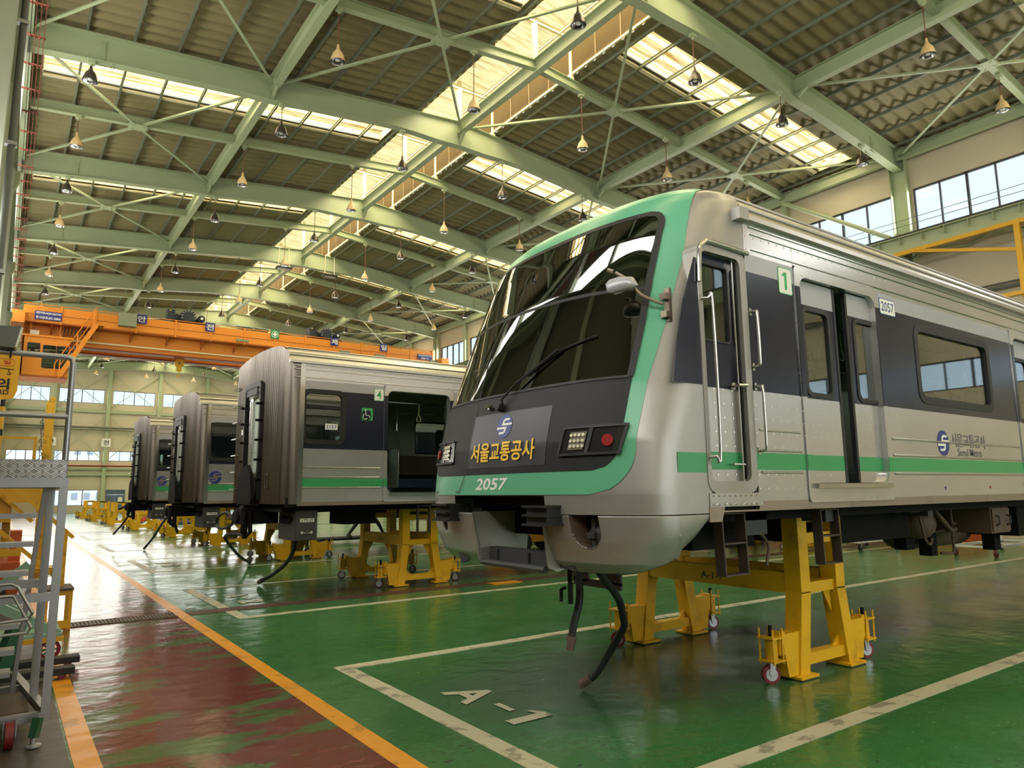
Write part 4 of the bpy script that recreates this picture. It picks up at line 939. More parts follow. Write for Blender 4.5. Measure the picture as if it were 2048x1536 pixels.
# skirt below the joint, in two halves either side of the coupler
def skirt(sgn):
    m = MB(); nv = 44; ny = 150; ns = 24; vs = []; fs = []; y0 = 0.63 if sgn < 0 else 0.33
    a0 = math.asin(y0 / 1.5605)
    def zb(x, y):
        z = interp(x, [3.4, 3.5, 3.58, 3.68, 3.84, 4.0, 4.17, 4.25, 4.30], [1.115, 1.12, 1.13, 1.16, 1.21, 1.27, 1.365, 1.45, 1.535])
        d = y - y0
        return z + (0.15 - math.sqrt(max(0, 0.15 ** 2 - (0.15 - d) ** 2)) if d < 0.15 else 0)
    plan = [min(1.5599, 1.5605 * math.sin(a0 + (PI / 2 - a0) * i / ny)) for i in range(ny + 1)] + [1.56] * ns
    rs = []
    for v in range(nv + 1):
        t = v / nv; row = []
        for j, y in enumerate(plan):
            x0_ = n_x(min(y, 1.5599), 1.5)
            xb_ = x0_ if j <= ny else x0_ + (4.305 - x0_) * (j - ny) / ns
            z0_ = zb(xb_, y); z = z0_ + (ZJ - 0.008 - z0_) * t
            x = n_x(min(y, 1.5599), max(z, 1.101)) if j <= ny else xb_
            yy = y - 0.10 * (1 - t) ** 2.5 * max(0.0, min(1.0, (y - 1.2) / 0.3))
            row.append((min(x, 4.305) - LX, 1.56 + sgn * yy, z - LZ))
        vs += row
    n = ny + 1 + ns
    notch = (1.03, 0.125) if sgn < 0 else (0.93, 0.07)
    for r in range(nv):
        for i in range(n - 1):
            yc = abs((vs[r * n + i][1] + vs[r * n + i + 1][1]) / 2 - 1.56); zc = (vs[r * n + i][2] + vs[(r + 1) * n + i][2]) / 2 + LZ
            half = notch[1] if zc > 1.43 else math.sqrt(max(0, notch[1] ** 2 - (1.43 - zc) ** 2))
            if abs(yc - notch[0]) < half: continue
            fs.append((r * n + i, r * n + i + 1, (r + 1) * n + i + 1, (r + 1) * n + i))
    m.add(vs, fs); k = m.build('front_skirt', 'skirt_silver', lead, 50)
    so = k.modifiers.new('thickness', 'SOLIDIFY'); so.thickness = 0.02; so.offset = -1 if sgn < 0 else 1
    q = MB()      # return flange running back beside the coupler
    ys = sgn * (y0 + 0.01); q.prism([(3.46 - LX, 1.14 - LZ), (3.55 - LX, 1.11 - LZ), (3.98 - LX, 1.2 - LZ), (4.02 - LX, ZJ - LZ), (3.40 - LX, ZJ - LZ)], 'y', 1.56 + ys - 0.008, 1.56 + ys + 0.008); q.build('skirt_return', 'skirt_silver', k)
    return k
for _sg, _k in ((-1, skirt(-1)), (1, skirt(1))):
    yn, rn = (1.03, 0.125) if _sg < 0 else (0.93, 0.07)
    path = [(yn - rn, 1.545)] + [(yn - rn * math.cos(R(a)), 1.43 - rn * math.sin(R(a))) for a in range(0, 181, 15)] + [(yn + rn, 1.545)]
    m = MB(); vs = []; fs = []
    for (yy, zz) in path:
        p0 = Vector(nose_pt(_sg * yy, zz, 0.004)); vs += [p0, p0 + Vector((0.17, 0, 0))]
    fs = [(2 * i, 2 * i + 2, 2 * i + 3, 2 * i + 1) for i in range(len(path) - 1)]
    m.add(vs, fs); m.build('notch_lining', 'under_brown', _k, 50)
    m = MB(); m.prism([(1.56 + _sg * a, b - LZ) for a, b in path], 'x', 0.24, 0.26); m.build('notch_back', 'under_dark', _k)
# painted mask, dark lower panel, windscreen
g0, g1 = 1.70, 4.352
patch('green_mask', 'nose_green', rows(g0, g1, 70), lambda z: -rr_lim(1.41, g0, 9, 0.30, z) if z < 3.6 else -interp(z, [3.6, 4.35], [1.41, 1.34]), lambda z: rr_lim(1.41, g0, 9, 0.30, z) if z < 3.6 else interp(z, [3.6, 4.35], [1.41, 1.34]), 0.006)
d0, d1 = 1.875, 2.57
patch('lower_mask', 'nose_dark', rows(d0, d1, 30), lambda z: -rr_lim(1.315, d0, 9, 0.2, z), lambda z: rr_lim(1.315, d0, 9, 0.2, z), 0.011)
w0, w1 = 2.565, 4.02
def wl(z): return rr_lim(1.31, 0, w1, 0.12, z, None) - interp(z, [w0, w1], [0.0, 0.09])
ws = patch('windscreen', 'windshield_glass', rows(w0, w1, 40), lambda z: -wl(z) + 0.02, lambda z: wl(z) - 0.02, 0.016)
# black surround of the windscreen and the seams
def edge_strip(name, mt, path, w, lift, parent):
    m = MB(); vs = []; fs = []; P = [Vector((p[0], p[1])) for p in path]
    for i, p in enumerate(P):
        d = (P[min(i + 1, len(P) - 1)] - P[max(i - 1, 0)]).normalized(); nn = Vector((-d.y, d.x))
        for s in (-1, 1): c = p + nn * (s * w / 2); vs.append(nose_pt(c.x, c.y, lift))
    for i in range(len(P) - 1): fs.append((2 * i, 2 * i + 1, 2 * i + 3, 2 * i + 2))
    return m.add(vs, fs).build(name, mt, parent, 50)
out = [(-wl(z) + 0.01, z) for z in rows(w0, w1, 40)] + [(y, w1) for y in [-1.05 + 2.1 * i / 30 for i in range(31)]] + [(wl(z) - 0.01, z) for z in rows(w0, w1, 40)[::-1]]
edge_strip('windscreen_seal', 'black', out, 0.045, 0.018, ws)
edge_strip('windscreen_seal', 'black', [(-1.3 + 2.6 * i / 40, w0 + 0.0) for i in range(41)], 0.02, 0.018, ws)
edge_strip('windscreen_band', 'black', [(-1.25 + 2.5 * i / 40, 3.30 + 0.05 * (1 - (i / 20 - 1) ** 2)) for i in range(41)], 0.03, 0.017, ws)
edge_strip('door_seam', 'black', [(0.43, 1.94), (0.43, 2.3), (0.42, 2.6), (0.46, 3.0), (0.55, 3.6), (0.62, 4.0)], 0.012, 0.0185, lead)
edge_strip('door_seam', 'black', [(0.56, 1.72), (0.49, 1.82), (0.43, 1.94)], 0.012, 0.0185, lead)
edge_strip('door_seam', 'black', [(0.56, 1.725), (1.15, 1.725)], 0.01, 0.013, lead)
# destination panel behind the glass
patch('destination_panel', 'destination_dark', rows(3.5, 3.86, 8), lambda z: -0.62, lambda z: 0.35, -0.02, ws, 16)
# name plate, logo, lettering
pl = patch('name_plate', 'plate_grey', rows(1.93, 2.40, 10), lambda z: -0.67, lambda z: 0.42, 0.014, lead, 16, 0.004)
drape = lambda l: (lambda p: Vector(nose_pt(p.x, p.z, l)))
metro_logo(pl, lambda u, v, d: nose_pt(-u, v, 0.014 + d), 0.09, 2.275, 0.105)
lettering('lettering', '서울교통공사', 'text_yellow', pl, (-0.09, 0, 2.06), (-1, 0, 0), (0, 0, 1), 0.92, 0.165, 0.022, drape(0.024))
lettering('car_number', '2057', 'sign_white', lead, (0.03, 0, 1.79), (-1, 0, 0), (0, 0, 1), 0.46, 0.10, 0.02, drape(0.009), shear=0.06)
# headlamps set into the lower panel
def lampset(yc, sg):
    w = 0.26
    def quad(u0, u1, v0, v1, lift, sk=0.04): 
        return [nose_pt(yc + sg * (u + (v - 2.09) * sk * 4), v, lift) for u, v in ((u0, v0), (u1, v0), (u1, v1), (u0, v1))]
    m = MB(); n = 8
    def fill(mb, u0, u1, v0, v1, lift, mi=None):
        for i in range(n):
            a = u0 + (u1 - u0) * i / n; b = u0 + (u1 - u0) * (i + 1) / n; mb.add(quad(a, b, v0, v1, lift), [(0, 1, 2, 3)], mi)
    fill(m, -w, w, 1.985, 2.205, 0.022); h = m.build('headlamp', 'lamp_dark', lead, 50)
    for a, b in ((-w, -w + 0.02), (w - 0.02, w), (-0.015, 0.015)):
        f = MB(); fill(f, a, b, 1.985, 2.205, 0.032); f.build('lamp_frame', 'black', h)
    for a, b in ((1.985, 2.005), (2.185, 2.205)):
        f = MB(); fill(f, -w, w, a, b, 0.032); f.build('lamp_frame', 'black', h)
    f = MB(); fill(f, -0.17, -0.03, 2.03, 2.16, 0.026); f.build('reflector', 'chrome' if sg > 0 else 'lamp_lens', h)
    f = MB()
    for r in range(3):
        for c in range(4):
            p = Vector(nose_pt(yc + sg * (-0.15 + c * 0.035), 2.055 + r * 0.04, 0.024)); q_ = Vector(nose_pt(yc + sg * (-0.15 + c * 0.035), 2.055 + r * 0.04, 0.034)); f.cyl(p, q_, 0.013, 8)
    f.build('lamp_bulb', 'lamp_clear', h)
    f = MB(); p = Vector(nose_pt(yc + sg * 0.15, 2.09, 0.02)); q_ = Vector(nose_pt(yc + sg * 0.15, 2.09, 0.031)); f.cyl(p, q_, 0.045, 14); f.build('tail_lamp', 'lamp_red', h, 40)
lampset(-1.08, -1); lampset(1.0, 1)
# wiper
def npt(y, z, l): return Vector(nose_pt(y, z, l))
wp = MB(); wp.tube([npt(-0.02, 2.46, 0.03), npt(-0.04, 2.50, 0.06), npt(-0.2, 2.62, 0.06), npt(-0.62, 2.86, 0.05)], 0.010, 6); wp.cyl(npt(-0.0, 2.44, 0.01), npt(-0.0, 2.44, 0.07), 0.035, 10); w_ = wp.build('wiper', 'rubber', lead, 40)
wp = MB(); wp.tube([npt(-0.26, 2.70, 0.035), npt(-0.62, 2.86, 0.035), npt(-0.96, 2.93, 0.035)], 0.008, 5); wp.build('wiper_blade', 'rubber', w_, 40)
wp = MB(); wp.cyl(npt(0.17, 2.455, 0.01), npt(0.17, 2.455, 0.05), 0.02, 8); wp.bar(npt(0.12, 2.47, 0.05), npt(0.22, 2.45, 0.05), 0.02, 0.015); wp.build('door_handle', 'chrome', lead)
# mirror on its arm at the near side
mr = MB(); pm = npt(-1.40, 3.13, 0.03); mr.cbox(pm, (0.03, 0.05, 0.26)); mr.cbox(pm + Vector((-0.03, -0.0, 0.06)), (0.06, 0.06, 0.05)); mr.cbox(pm + Vector((-0.03, 0.0, -0.08)), (0.05, 0.06, 0.05)); mk = mr.build('mirror_bracket', 'sill_steel', lead)
a0 = pm + Vector((-0.06, 0, 0.0)); arm = [a0, a0 + Vector((-0.06, 0.03, 0.02)), a0 + Vector((-0.14, 0.10, 0.08)), a0 + Vector((-0.20, 0.17, 0.20)), a0 + Vector((-0.24, 0.25, 0.27))]
mr = MB(); mr.tube(catmull(arm, 5), 0.013, 8); mr.cyl(arm[-1] - Vector((0.01, -0.02, -0.01)), arm[-1] + Vector((-0.03, 0.06, 0.03)), 0.018, 8); mr.build('mirror_arm', 'sill_steel', mk, 40)
mc = a0 + Vector((-0.24, 0.20, 0.16)); mr = MB()
pr = [(-0.10, 0.03), (-0.085, -0.055), (-0.05, -0.075), (0.08, -0.055), (0.11, -0.03), (0.08, 0.05), (0.0, 0.075), (-0.07, 0.065)]
vs = []; k = len(pr)
for dpt, s in ((-0.05, 0.75), (-0.02, 1.0), (0.02, 1.0), (0.05, 0.7)):
    for u, v in pr: vs.append(mc + Vector((0.35 * u * s + dpt * 0.8, -u * s * 1.2, v * s * 0.85)))
fs = [tuple(range(k)), tuple(range(3 * k, 4 * k))[::-1]] + [(r * k + i, r * k + (i + 1) % k, (r + 1) * k + (i + 1) % k, (r + 1) * k + i) for r in range(3) for i in range(k)]
mr.add(vs, fs); mr.build('mirror_housing', 'letterboard', mk, 60)
# coupler pocket: anti-climber blocks, drawbar, dark housing
for sg in (-1, 1):
    q = MB(); y0 = 1.56 + sg * 0.58; ya, yb = sorted((y0, y0 + sg * 0.25)); q.box(-0.10, 0.12, ya, yb, 1.47 - LZ, 1.62 - LZ)
    for z in (1.475, 1.545, 1.612): q.box(-0.14, 0.12, ya - 0.01, yb + 0.01, z - 0.008 - LZ, z + 0.008 - LZ)
    q.build('anti_climber', 'rubber', lead)
q = MB(); q.box(0.45, 0.9, 0.5, 2.6, 1.35 - LZ, 1.66 - LZ); q.box(0.2, 0.5, 1.0, 2.2, 1.60 - LZ, 1.68 - LZ); q.box(0.12, 0.4, 1.95, 2.15, 1.2 - LZ, 1.6 - LZ); q.build('coupler_housing', 'under_dark', lead)
q = MB(); q.bar((0.22, 0.75, 1.19 - LZ), (0.22, 2.25, 1.19 - LZ), 0.10, 0.11); q.bar((0.22, 2.2, 1.19 - LZ), (0.18, 2.35, 1.12 - LZ), 0.1, 0.1); q.cyl((0.1, 1.0, 1.12 - LZ), (0.1, 1.9, 1.12 - LZ), 0.03, 8)
for yy in (1.05, 1.35, 1.8): q.box(0.15, 0.17, yy - 0.05, yy + 0.05, 1.14 - LZ, 1.23 - LZ)
q.build('drawbar', 'box_grey', lead)
q = MB(); q.cyl((0.3, 0.95, 1.15 - LZ), (0.3, 0.95, 0.85 - LZ), 0.02, 8); q.tube([(0.28, 0.99, 0.97 - LZ), (0.28, 1.04, 0.95 - LZ), (0.28, 1.04, 0.86 - LZ)], 0.015, 6); q.build('drain_cock', 'under_dark', lead)
q = MB(); q.lathe([(0.05, 0), (0.07, 0.02), (0.07, 0.09), (0.03, 0.12)], (0.18, 0.53, 1.40 - LZ), 12, 'x'); q.box(0.15, 0.19, 0.49, 0.57, 1.38 - LZ, 1.42 - LZ); q.cyl((0.2, 0.53, 1.52 - LZ), (0.2, 0.53, 1.26 - LZ), 0.03, 8); q.build('jumper_socket', 'box_grey', lead, 40)
q = MB(); q.box(0.32, 0.36, 0.36, 0.72, 1.15 - LZ, 1.55 - LZ); q.build('pocket_back', 'under_dark', lead)
# ------------------------------------------------ body behind the nose
def wx(X): return X - LX
doors = [(wx(5.62) + 4.69 * k, wx(6.92) + 4.69 * k) for k in range(4)]
LL = 20.0
wins = [(doors[k][1] + 0.82, doors[k + 1][0] - 0.80, 1.07, 1.83) for k in range(3)]
cabd = (wx(4.30), wx(4.76))
ed = [cabd[1] + 0.10] + [v for d in doors for v in (d[0] - 0.07, d[1] + 0.07)] + [LL]
for near in (True, False):
    for s0, s1 in zip(ed[::2], ed[1::2]): panel(lead, near, s0, s1, [w for w in wins if s0 < w[0] < s1])
    for d in doors:
        door_frame(lead, near, d[0], d[1])
        q = MB(); ys = sorted((side_y(near, 0), side_y(near, 0.03))); q.box(d[0] - 0.07, d[1] + 0.07, *ys, 2.12, 2.42); q.build('side_panel', 'stainless', lead); q = MB(); q.box(d[0] - 0.07, d[1] + 0.07, *ys, 0, 0.05); q.build('side_sill', 'sill_steel', lead)
door_leaf(lead, True, doors[0][0] + 0.0, doors[0][0] + 0.62); door_leaf(lead, True, doors[0][0] + 0.86, doors[0][0] + 1.48)
for d in doors[1:]: door_leaf(lead, True, d[0], d[0] + 0.65); door_leaf(lead, True, d[0] + 0.65, d[1])
for d in doors: door_leaf(lead, False, d[0], d[0] + 0.65); door_leaf(lead, False, d[0] + 0.65, d[1])
for xr in (0.615, 0.83): q = MB(); q.box(doors[0][0] + xr, doors[0][0] + xr + 0.035, 0.04, 0.08, 0.205, 2.02); q.build('door_rubber', 'rubber', lead)
roof(lead, wx(4.86), LL)
q = MB(); q.prism([p for p in ROOFP] + [(CW, 0.0), (0, 0.0)], 'x', LL - 0.03, LL); q.build('rear_wall', 'end_steel', lead)
interior(lead, wx(4.95), LL - 0.05, doors, wins); straps(lead, (wx(6.3), wx(7.2), wx(7.6)), 0.75)
underframe(lead, wx(4.3), LL)
# cab bulkhead, floor and desk
q = MB(); q.box(wx(4.97), wx(5.0), 0.12, 2.0, 0.19, 2.28); q.box(wx(4.97), wx(5.0), 2.6, CW - 0.1, 0.19, 2.28); q.build('cab_bulkhead', 'cab_dimmed', lead)
q = MB(); q.box(wx(3.75), wx(5.0), 0.1, CW - 0.1, 0.1, 0.18); q.build('cab_floor', 'under_dark', lead)
q = MB(); q.box(wx(3.78), wx(4.2), 0.35, 1.9, 0.75, 0.95); q.box(wx(4.0), wx(4.2), 0.4, 1.85, 0.2, 0.75); q.build('driver_desk', 'box_grey', lead)
q = MB(); q.box(wx(4.45), wx(4.9), 0.55, 1.0, 0.55, 0.68); q.box(wx(4.82), wx(4.92), 0.55, 1.0, 0.68, 1.35); q.cyl((wx(4.68), 0.78, 0.18), (wx(4.68), 0.78, 0.55), 0.06, 8); q.build('driver_seat', 'seat_blue', lead)
# cab door: rounded frame, leaf, grab rails
q = MB(); q.ring(rrect(cabd[0] - 0.045, cabd[1] + 0.10, 0.13, 2.10, 0.10), rrect(cabd[0], cabd[1] + 0.02, 0.22, 2.02, 0.06), 'y', -0.006, 0.14); cf = q.build('cab_door_frame', 'nose_silver', lead, 40)
q = MB(); pth = [(cabd[0] - 0.05, -0.02, 1.75), (cabd[0] - 0.03, -0.02, 2.0), (cabd[0] + 0.03, -0.02, 2.08), (cabd[0] + 0.12, -0.02, 2.10), (cabd[1] + 0.12, -0.02, 2.09)]; q.tube(catmull(pth, 5), 0.02, 8); q.build('rain_gutter', 'chrome', cf, 50)
q = MB(); q.box(cabd[1] + 0.0, cabd[1] + 0.06, 0.03, 0.1, 0.22, 2.02); q.build('door_seal', 'rubber', cf)
dlf = MB(); ya, yb = 0.055, 0.09
for u0, u1, hole in ((cabd[0], cabd[0] + 0.03, 0), (cabd[0] + 0.03, cabd[1] - 0.08, 1), (cabd[1] - 0.08, cabd[1] - 0.05, 0)):
    for a, b, mi in ((0.22, 0.31, 0), (0.31, 0.445, 2), (0.445, 0.945, 0), (0.945, 2.02, 3)):
        for s0, s1 in ([(a, 1.32), (1.94, b)] if (hole and mi == 3) else [(a, b)]): dlf.box(u0, u1, ya, yb, s0, s1, mi)
cl = dlf.build('cab_door', PM, lead)
q = MB(); q.box(cabd[0] + 0.03, cabd[1] - 0.08, 0.068, 0.074, 1.32, 1.94); q.build('window_pane', 'train_glass', cl)
q = MB(); q.ring(rrect(cabd[0] + 0.02, cabd[1] - 0.07, 1.31, 1.95, 0.04), rrect(cabd[0] + 0.035, cabd[1] - 0.085, 1.325, 1.935, 0.03), 'y', 0.045, 0.095); q.build('window_frame', 'black', cl)
q = MB(); q.box(cabd[1] - 0.05, cabd[1] - 0.035, 0.02, 0.1, 0.22, 2.02); q.build('door_edge', 'chrome', cl)
q = MB(); q.tube([(cabd[1] - 0.09, 0.05, 0.97), (cabd[1] - 0.09, -0.02, 0.97), (cabd[1] + 0.0, -0.03, 0.975)], 0.013, 6); q.cyl((cabd[1] - 0.09, 0.055, 0.97), (cabd[1] - 0.09, 0.03, 0.97), 0.03, 8); q.build('handle', 'chrome', cl, 40)
q = MB(); q.tube([(cabd[1] - 0.17, 0.05, 0.35), (cabd[1] - 0.17, 0.01, 0.35), (cabd[1] - 0.03, 0.01, 0.35)], 0.008, 6); q.build('handle', 'chrome', cl, 40)
def rail(x, z0, z1, dx=0.0):
    q = MB(); q.tube(catmull([(x, 0.0, z0), (x + dx * 0.4, -0.055, z0 + 0.005), (x + dx, -0.07, z0 + 0.05), (x + dx, -0.07, z1 - 0.05), (x + dx * 0.4, -0.055, z1 - 0.005), (x, 0.0, z1)], 4), 0.013, 8); o = q.build('grab_rail', 'chrome', lead, 50)
    for z in (z0, z1): b = MB(); b.box(x - 0.015, x + 0.015, -0.008, 0.0, z - 0.03, z + 0.03); b.build('rail_foot', 'chrome', o)
rail(cabd[0] - 0.02, 0.40, 1.62, 0.05); rail(cabd[1] + 0.13, 1.14, 1.60); rail(cabd[1] + 0.14, 0.46, 0.98)
q = MB(); q.box(cabd[0] - 0.04, cabd[1] + 0.14, -0.008, 0.03, 0.03, 0.13); q.build('step_panel', 'stainless', lead)
for k in range(9):
    for zr in (0.11, 0.045): q = MB(); q.cyl((cabd[0] + k * 0.065, -0.008, zr), (cabd[0] + k * 0.065, -0.014, zr), 0.008, 6); q.build('rivet', 'chrome', lead)
q = MB(); q.prism([(cabd[0] - 0.05, 0.03), (cabd[0] + 0.13, 0.03), (cabd[0] + 0.09, -0.08), (cabd[0] - 0.05, -0.08)], 'y', -0.006, 0.01); q.build('corner_bracket', 'sill_steel', lead)
q = MB(); q.box(cabd[0], LL, 0.0, 0.03, -0.012, 0.0); q.build('sill_lip', 'sill_steel', lead)
# navy window film and green stripe carried onto the nose side
q = MB(); q.prism([(wx(3.92), 0.945), (cabd[0] - 0.055, 0.945), (cabd[0] - 0.055, 1.94), (wx(4.22), 1.945), (wx(4.08), 1.6), (wx(3.985), 1.25)], 'y', -0.004, 0.004)
nf = q.build('side_film', 'navy_film', lead)
q = MB(); q.box(wx(3.93), cabd[0] - 0.055, -0.004, 0.0, 0.285, 0.43); q.build('stripe_film', 'stripe_green', lead)
q = MB(); q.prism([(wx(4.74), 2.36), (wx(4.86), 2.36), (wx(4.86), 2.47), (wx(4.74), 2.46)], 'y', -0.07, 0.02); q.build('gutter_end', 'nose_silver', lead)
# decals on the side
decal(lead, True, doors[0][0] - 0.30, doors[0][0] - 0.10, 1.83, 2.07, '1', 'decal_green', 'decal_green', 0.07, 0.16)
decal(lead, True, doors[0][1] + 0.11, doors[0][1] + 0.42, 1.885, 2.055, '2057', 'navy_text', 'navy_text', 0.25, 0.10)
metro_logo(lead, lf, wx(8.13), 0.62, 0.135)
lettering('lettering', '서울교통공사', 'text_grey', lead, (wx(8.76), -0.0035, 0.66), (1, 0, 0), (0, 0, 1), 0.86, 0.15, 0.008)
lettering('lettering', 'Seoul Metro', 'text_grey', lead, (wx(8.76), -0.0035, 0.53), (1, 0, 0), (0, 0, 1), 0.60, 0.085, 0.004)
for X, mt in ((8.08, 'logo_blue'), (9.2, 'lamp_red')):
    q = MB(); q.add([(wx(X), -0.003, 0.12), (wx(X) + 0.02, -0.003, 0.16), (wx(X) - 0.02, -0.003, 0.16)], [(0, 1, 2)]); q.build('jacking_mark', mt, lead)
# steps, tanks and boxes under the floor
def step_loop(x, zb):
    q = MB()
    for xx in (x, x + 0.28): q.bar((xx, 0.16, zb), (xx - 0.02, 0.16, 0.0), 0.014, 0.09, up=(0, 1, 0))
    for z in (zb, zb * 0.52, -0.03): q.box(x - 0.005, x + 0.285, 0.115, 0.205, z - 0.006, z + 0.006)
    q.build('step_ladder', 'bracket_dark', lead)
step_loop(wx(4.56), -0.5); step_loop(wx(5.92), -0.5)
q = MB(); q.box(wx(4.2), wx(4.22), 0.9, 1.1, -0.62, -0.3); q.box(wx(4.2), wx(4.22), 1.3, 1.5, -0.62, -0.3); q.box(wx(4.2), wx(4.22), 0.9, 1.5, -0.66, -0.6); q.build('foot_step', 'bracket_dark', lead)
q = MB(); q.lathe([(0.0, -0.42), (0.12, -0.40), (0.18, -0.34), (0.20, -0.25), (0.20, 0.25), (0.18, 0.34), (0.12, 0.40), (0.0, 0.42)], (wx(9.15), 1.05, -0.27), 20, 'y', caps=False); tk = q.build('air_tank', 'under_brown', lead, 50)
lettering('lettering', 'AB', 'sign_white', tk, (wx(9.10), 0.625, -0.16), (1, 0, 0), (0, 0, 1), 0.1, 0.05)
q = MB(); q.lathe([(0.0, -1.0), (0.14, -0.97), (0.21, -0.88), (0.235, -0.75), (0.235, 0.75), (0.21, 0.88), (0.14, 0.97), (0.0, 1.0)], (wx(10.35), 1.25, -0.42), 20, 'x', caps=False); q.build('air_tank', 'under_brown', lead, 50)
q = MB(); q.box(wx(9.95), wx(10.5), 0.32, 1.05, -0.42, -0.10); bx_ = q.build('control_box', 'under_brown', lead)
q = MB(); q.box(wx(9.97), wx(10.48), 0.30, 0.32, -0.40, -0.12); q.build('box_cover', 'under_brown', bx_)
for x in (10.06, 10.38):
    q = MB(); q.tube([(wx(x), 0.30, -0.2), (wx(x), 0.26, -0.22), (wx(x), 0.26, -0.30), (wx(x), 0.30, -0.33)], 0.012, 6); q.build('handle', 'box_grey', bx_, 40)
for (x0, x1, y0, y1, z0) in ((4.75, 5.6, 0.6, 2.5, -0.35), (5.0, 5.3, 0.25, 0.5, -0.22), (6.05, 6.2, 0.16, 0.4, -0.14), (7.0, 8.7, 0.7, 2.6, -0.42), (8.3, 8.42, 0.3, 0.6, -0.16), (9.0, 9.2, 0.9, 1.05, -0.60), (9.52, 9.68, 0.85, 1.0, -0.70), (11.0, 13.0, 0.4, 2.6, -0.5), (11.0, 11.2, 0.7, 0.85, -0.70), (13.5, 15.0, 0.3, 2.7, -0.5), (16, 17, 0.4, 2.6, -0.45)):
    q = MB(); q.box(wx(x0), wx(x1), y0, y1, z0, -0.02); q.build('equipment_case', 'under_dark' if x1 - x0 > 0.5 or z0 < -0.5 else 'box_grey', lead)
for pts, r in (([(9.2, 0.7, -0.05), (9.25, 0.6, -0.2), (9.5, 0.6, -0.36), (9.75, 0.65, -0.37)], 0.028), ([(9.78, 0.7, -0.1), (9.8, 0.7, -0.3), (10.1, 0.75, -0.3)], 0.02), ([(9.9, 0.75, -0.3), (9.9, 0.75, -0.6), (9.85, 0.75, -0.67), (9.65, 0.8, -0.67)], 0.018), ([(8.1, 0.4, -0.05), (8.15, 0.4, -0.1), (8.35, 0.4, -0.1)], 0.02), ([(5.3, 0.5, -0.1), (5.5, 0.4, -0.3), (5.4, 0.35, -0.5)], 0.014), ([(8.4, 0.45, -0.1), (8.4, 0.4, -0.4), (8.5, 0.4, -0.48), (8.6, 0.42, -0.42)], 0.014), ([(9.45, 0.85, -0.1), (9.5, 0.85, -0.38), (9.9, 0.85, -0.4)], 0.016)):
    hose('brake_pipe', lead, [(wx(x), y, z) for x, y, z in pts], r, 'under_brown', tip=False)
# hoses hanging from the nose
hose('air_hose', lead, [(wx(4.02), 1.25, -0.3), (wx(4.05), 1.25, -0.55), (wx(4.05), 1.25, -0.76), (wx(3.98), 1.25, -0.95), (wx(3.945), 1.25, -1.1)], 0.032)
hose('air_hose', lead, [(wx(3.8), 0.8, -0.38), (wx(3.95), 0.85, -0.52), (wx(4.21), 0.95, -0.72), (wx(4.36), 1.05, -0.91), (wx(4.42), 1.12, -1.02), (wx(4.40), 1.30, -1.26), (wx(4.34), 1.40, -1.43), (wx(4.29), 1.48, -1.50)], 0.032)
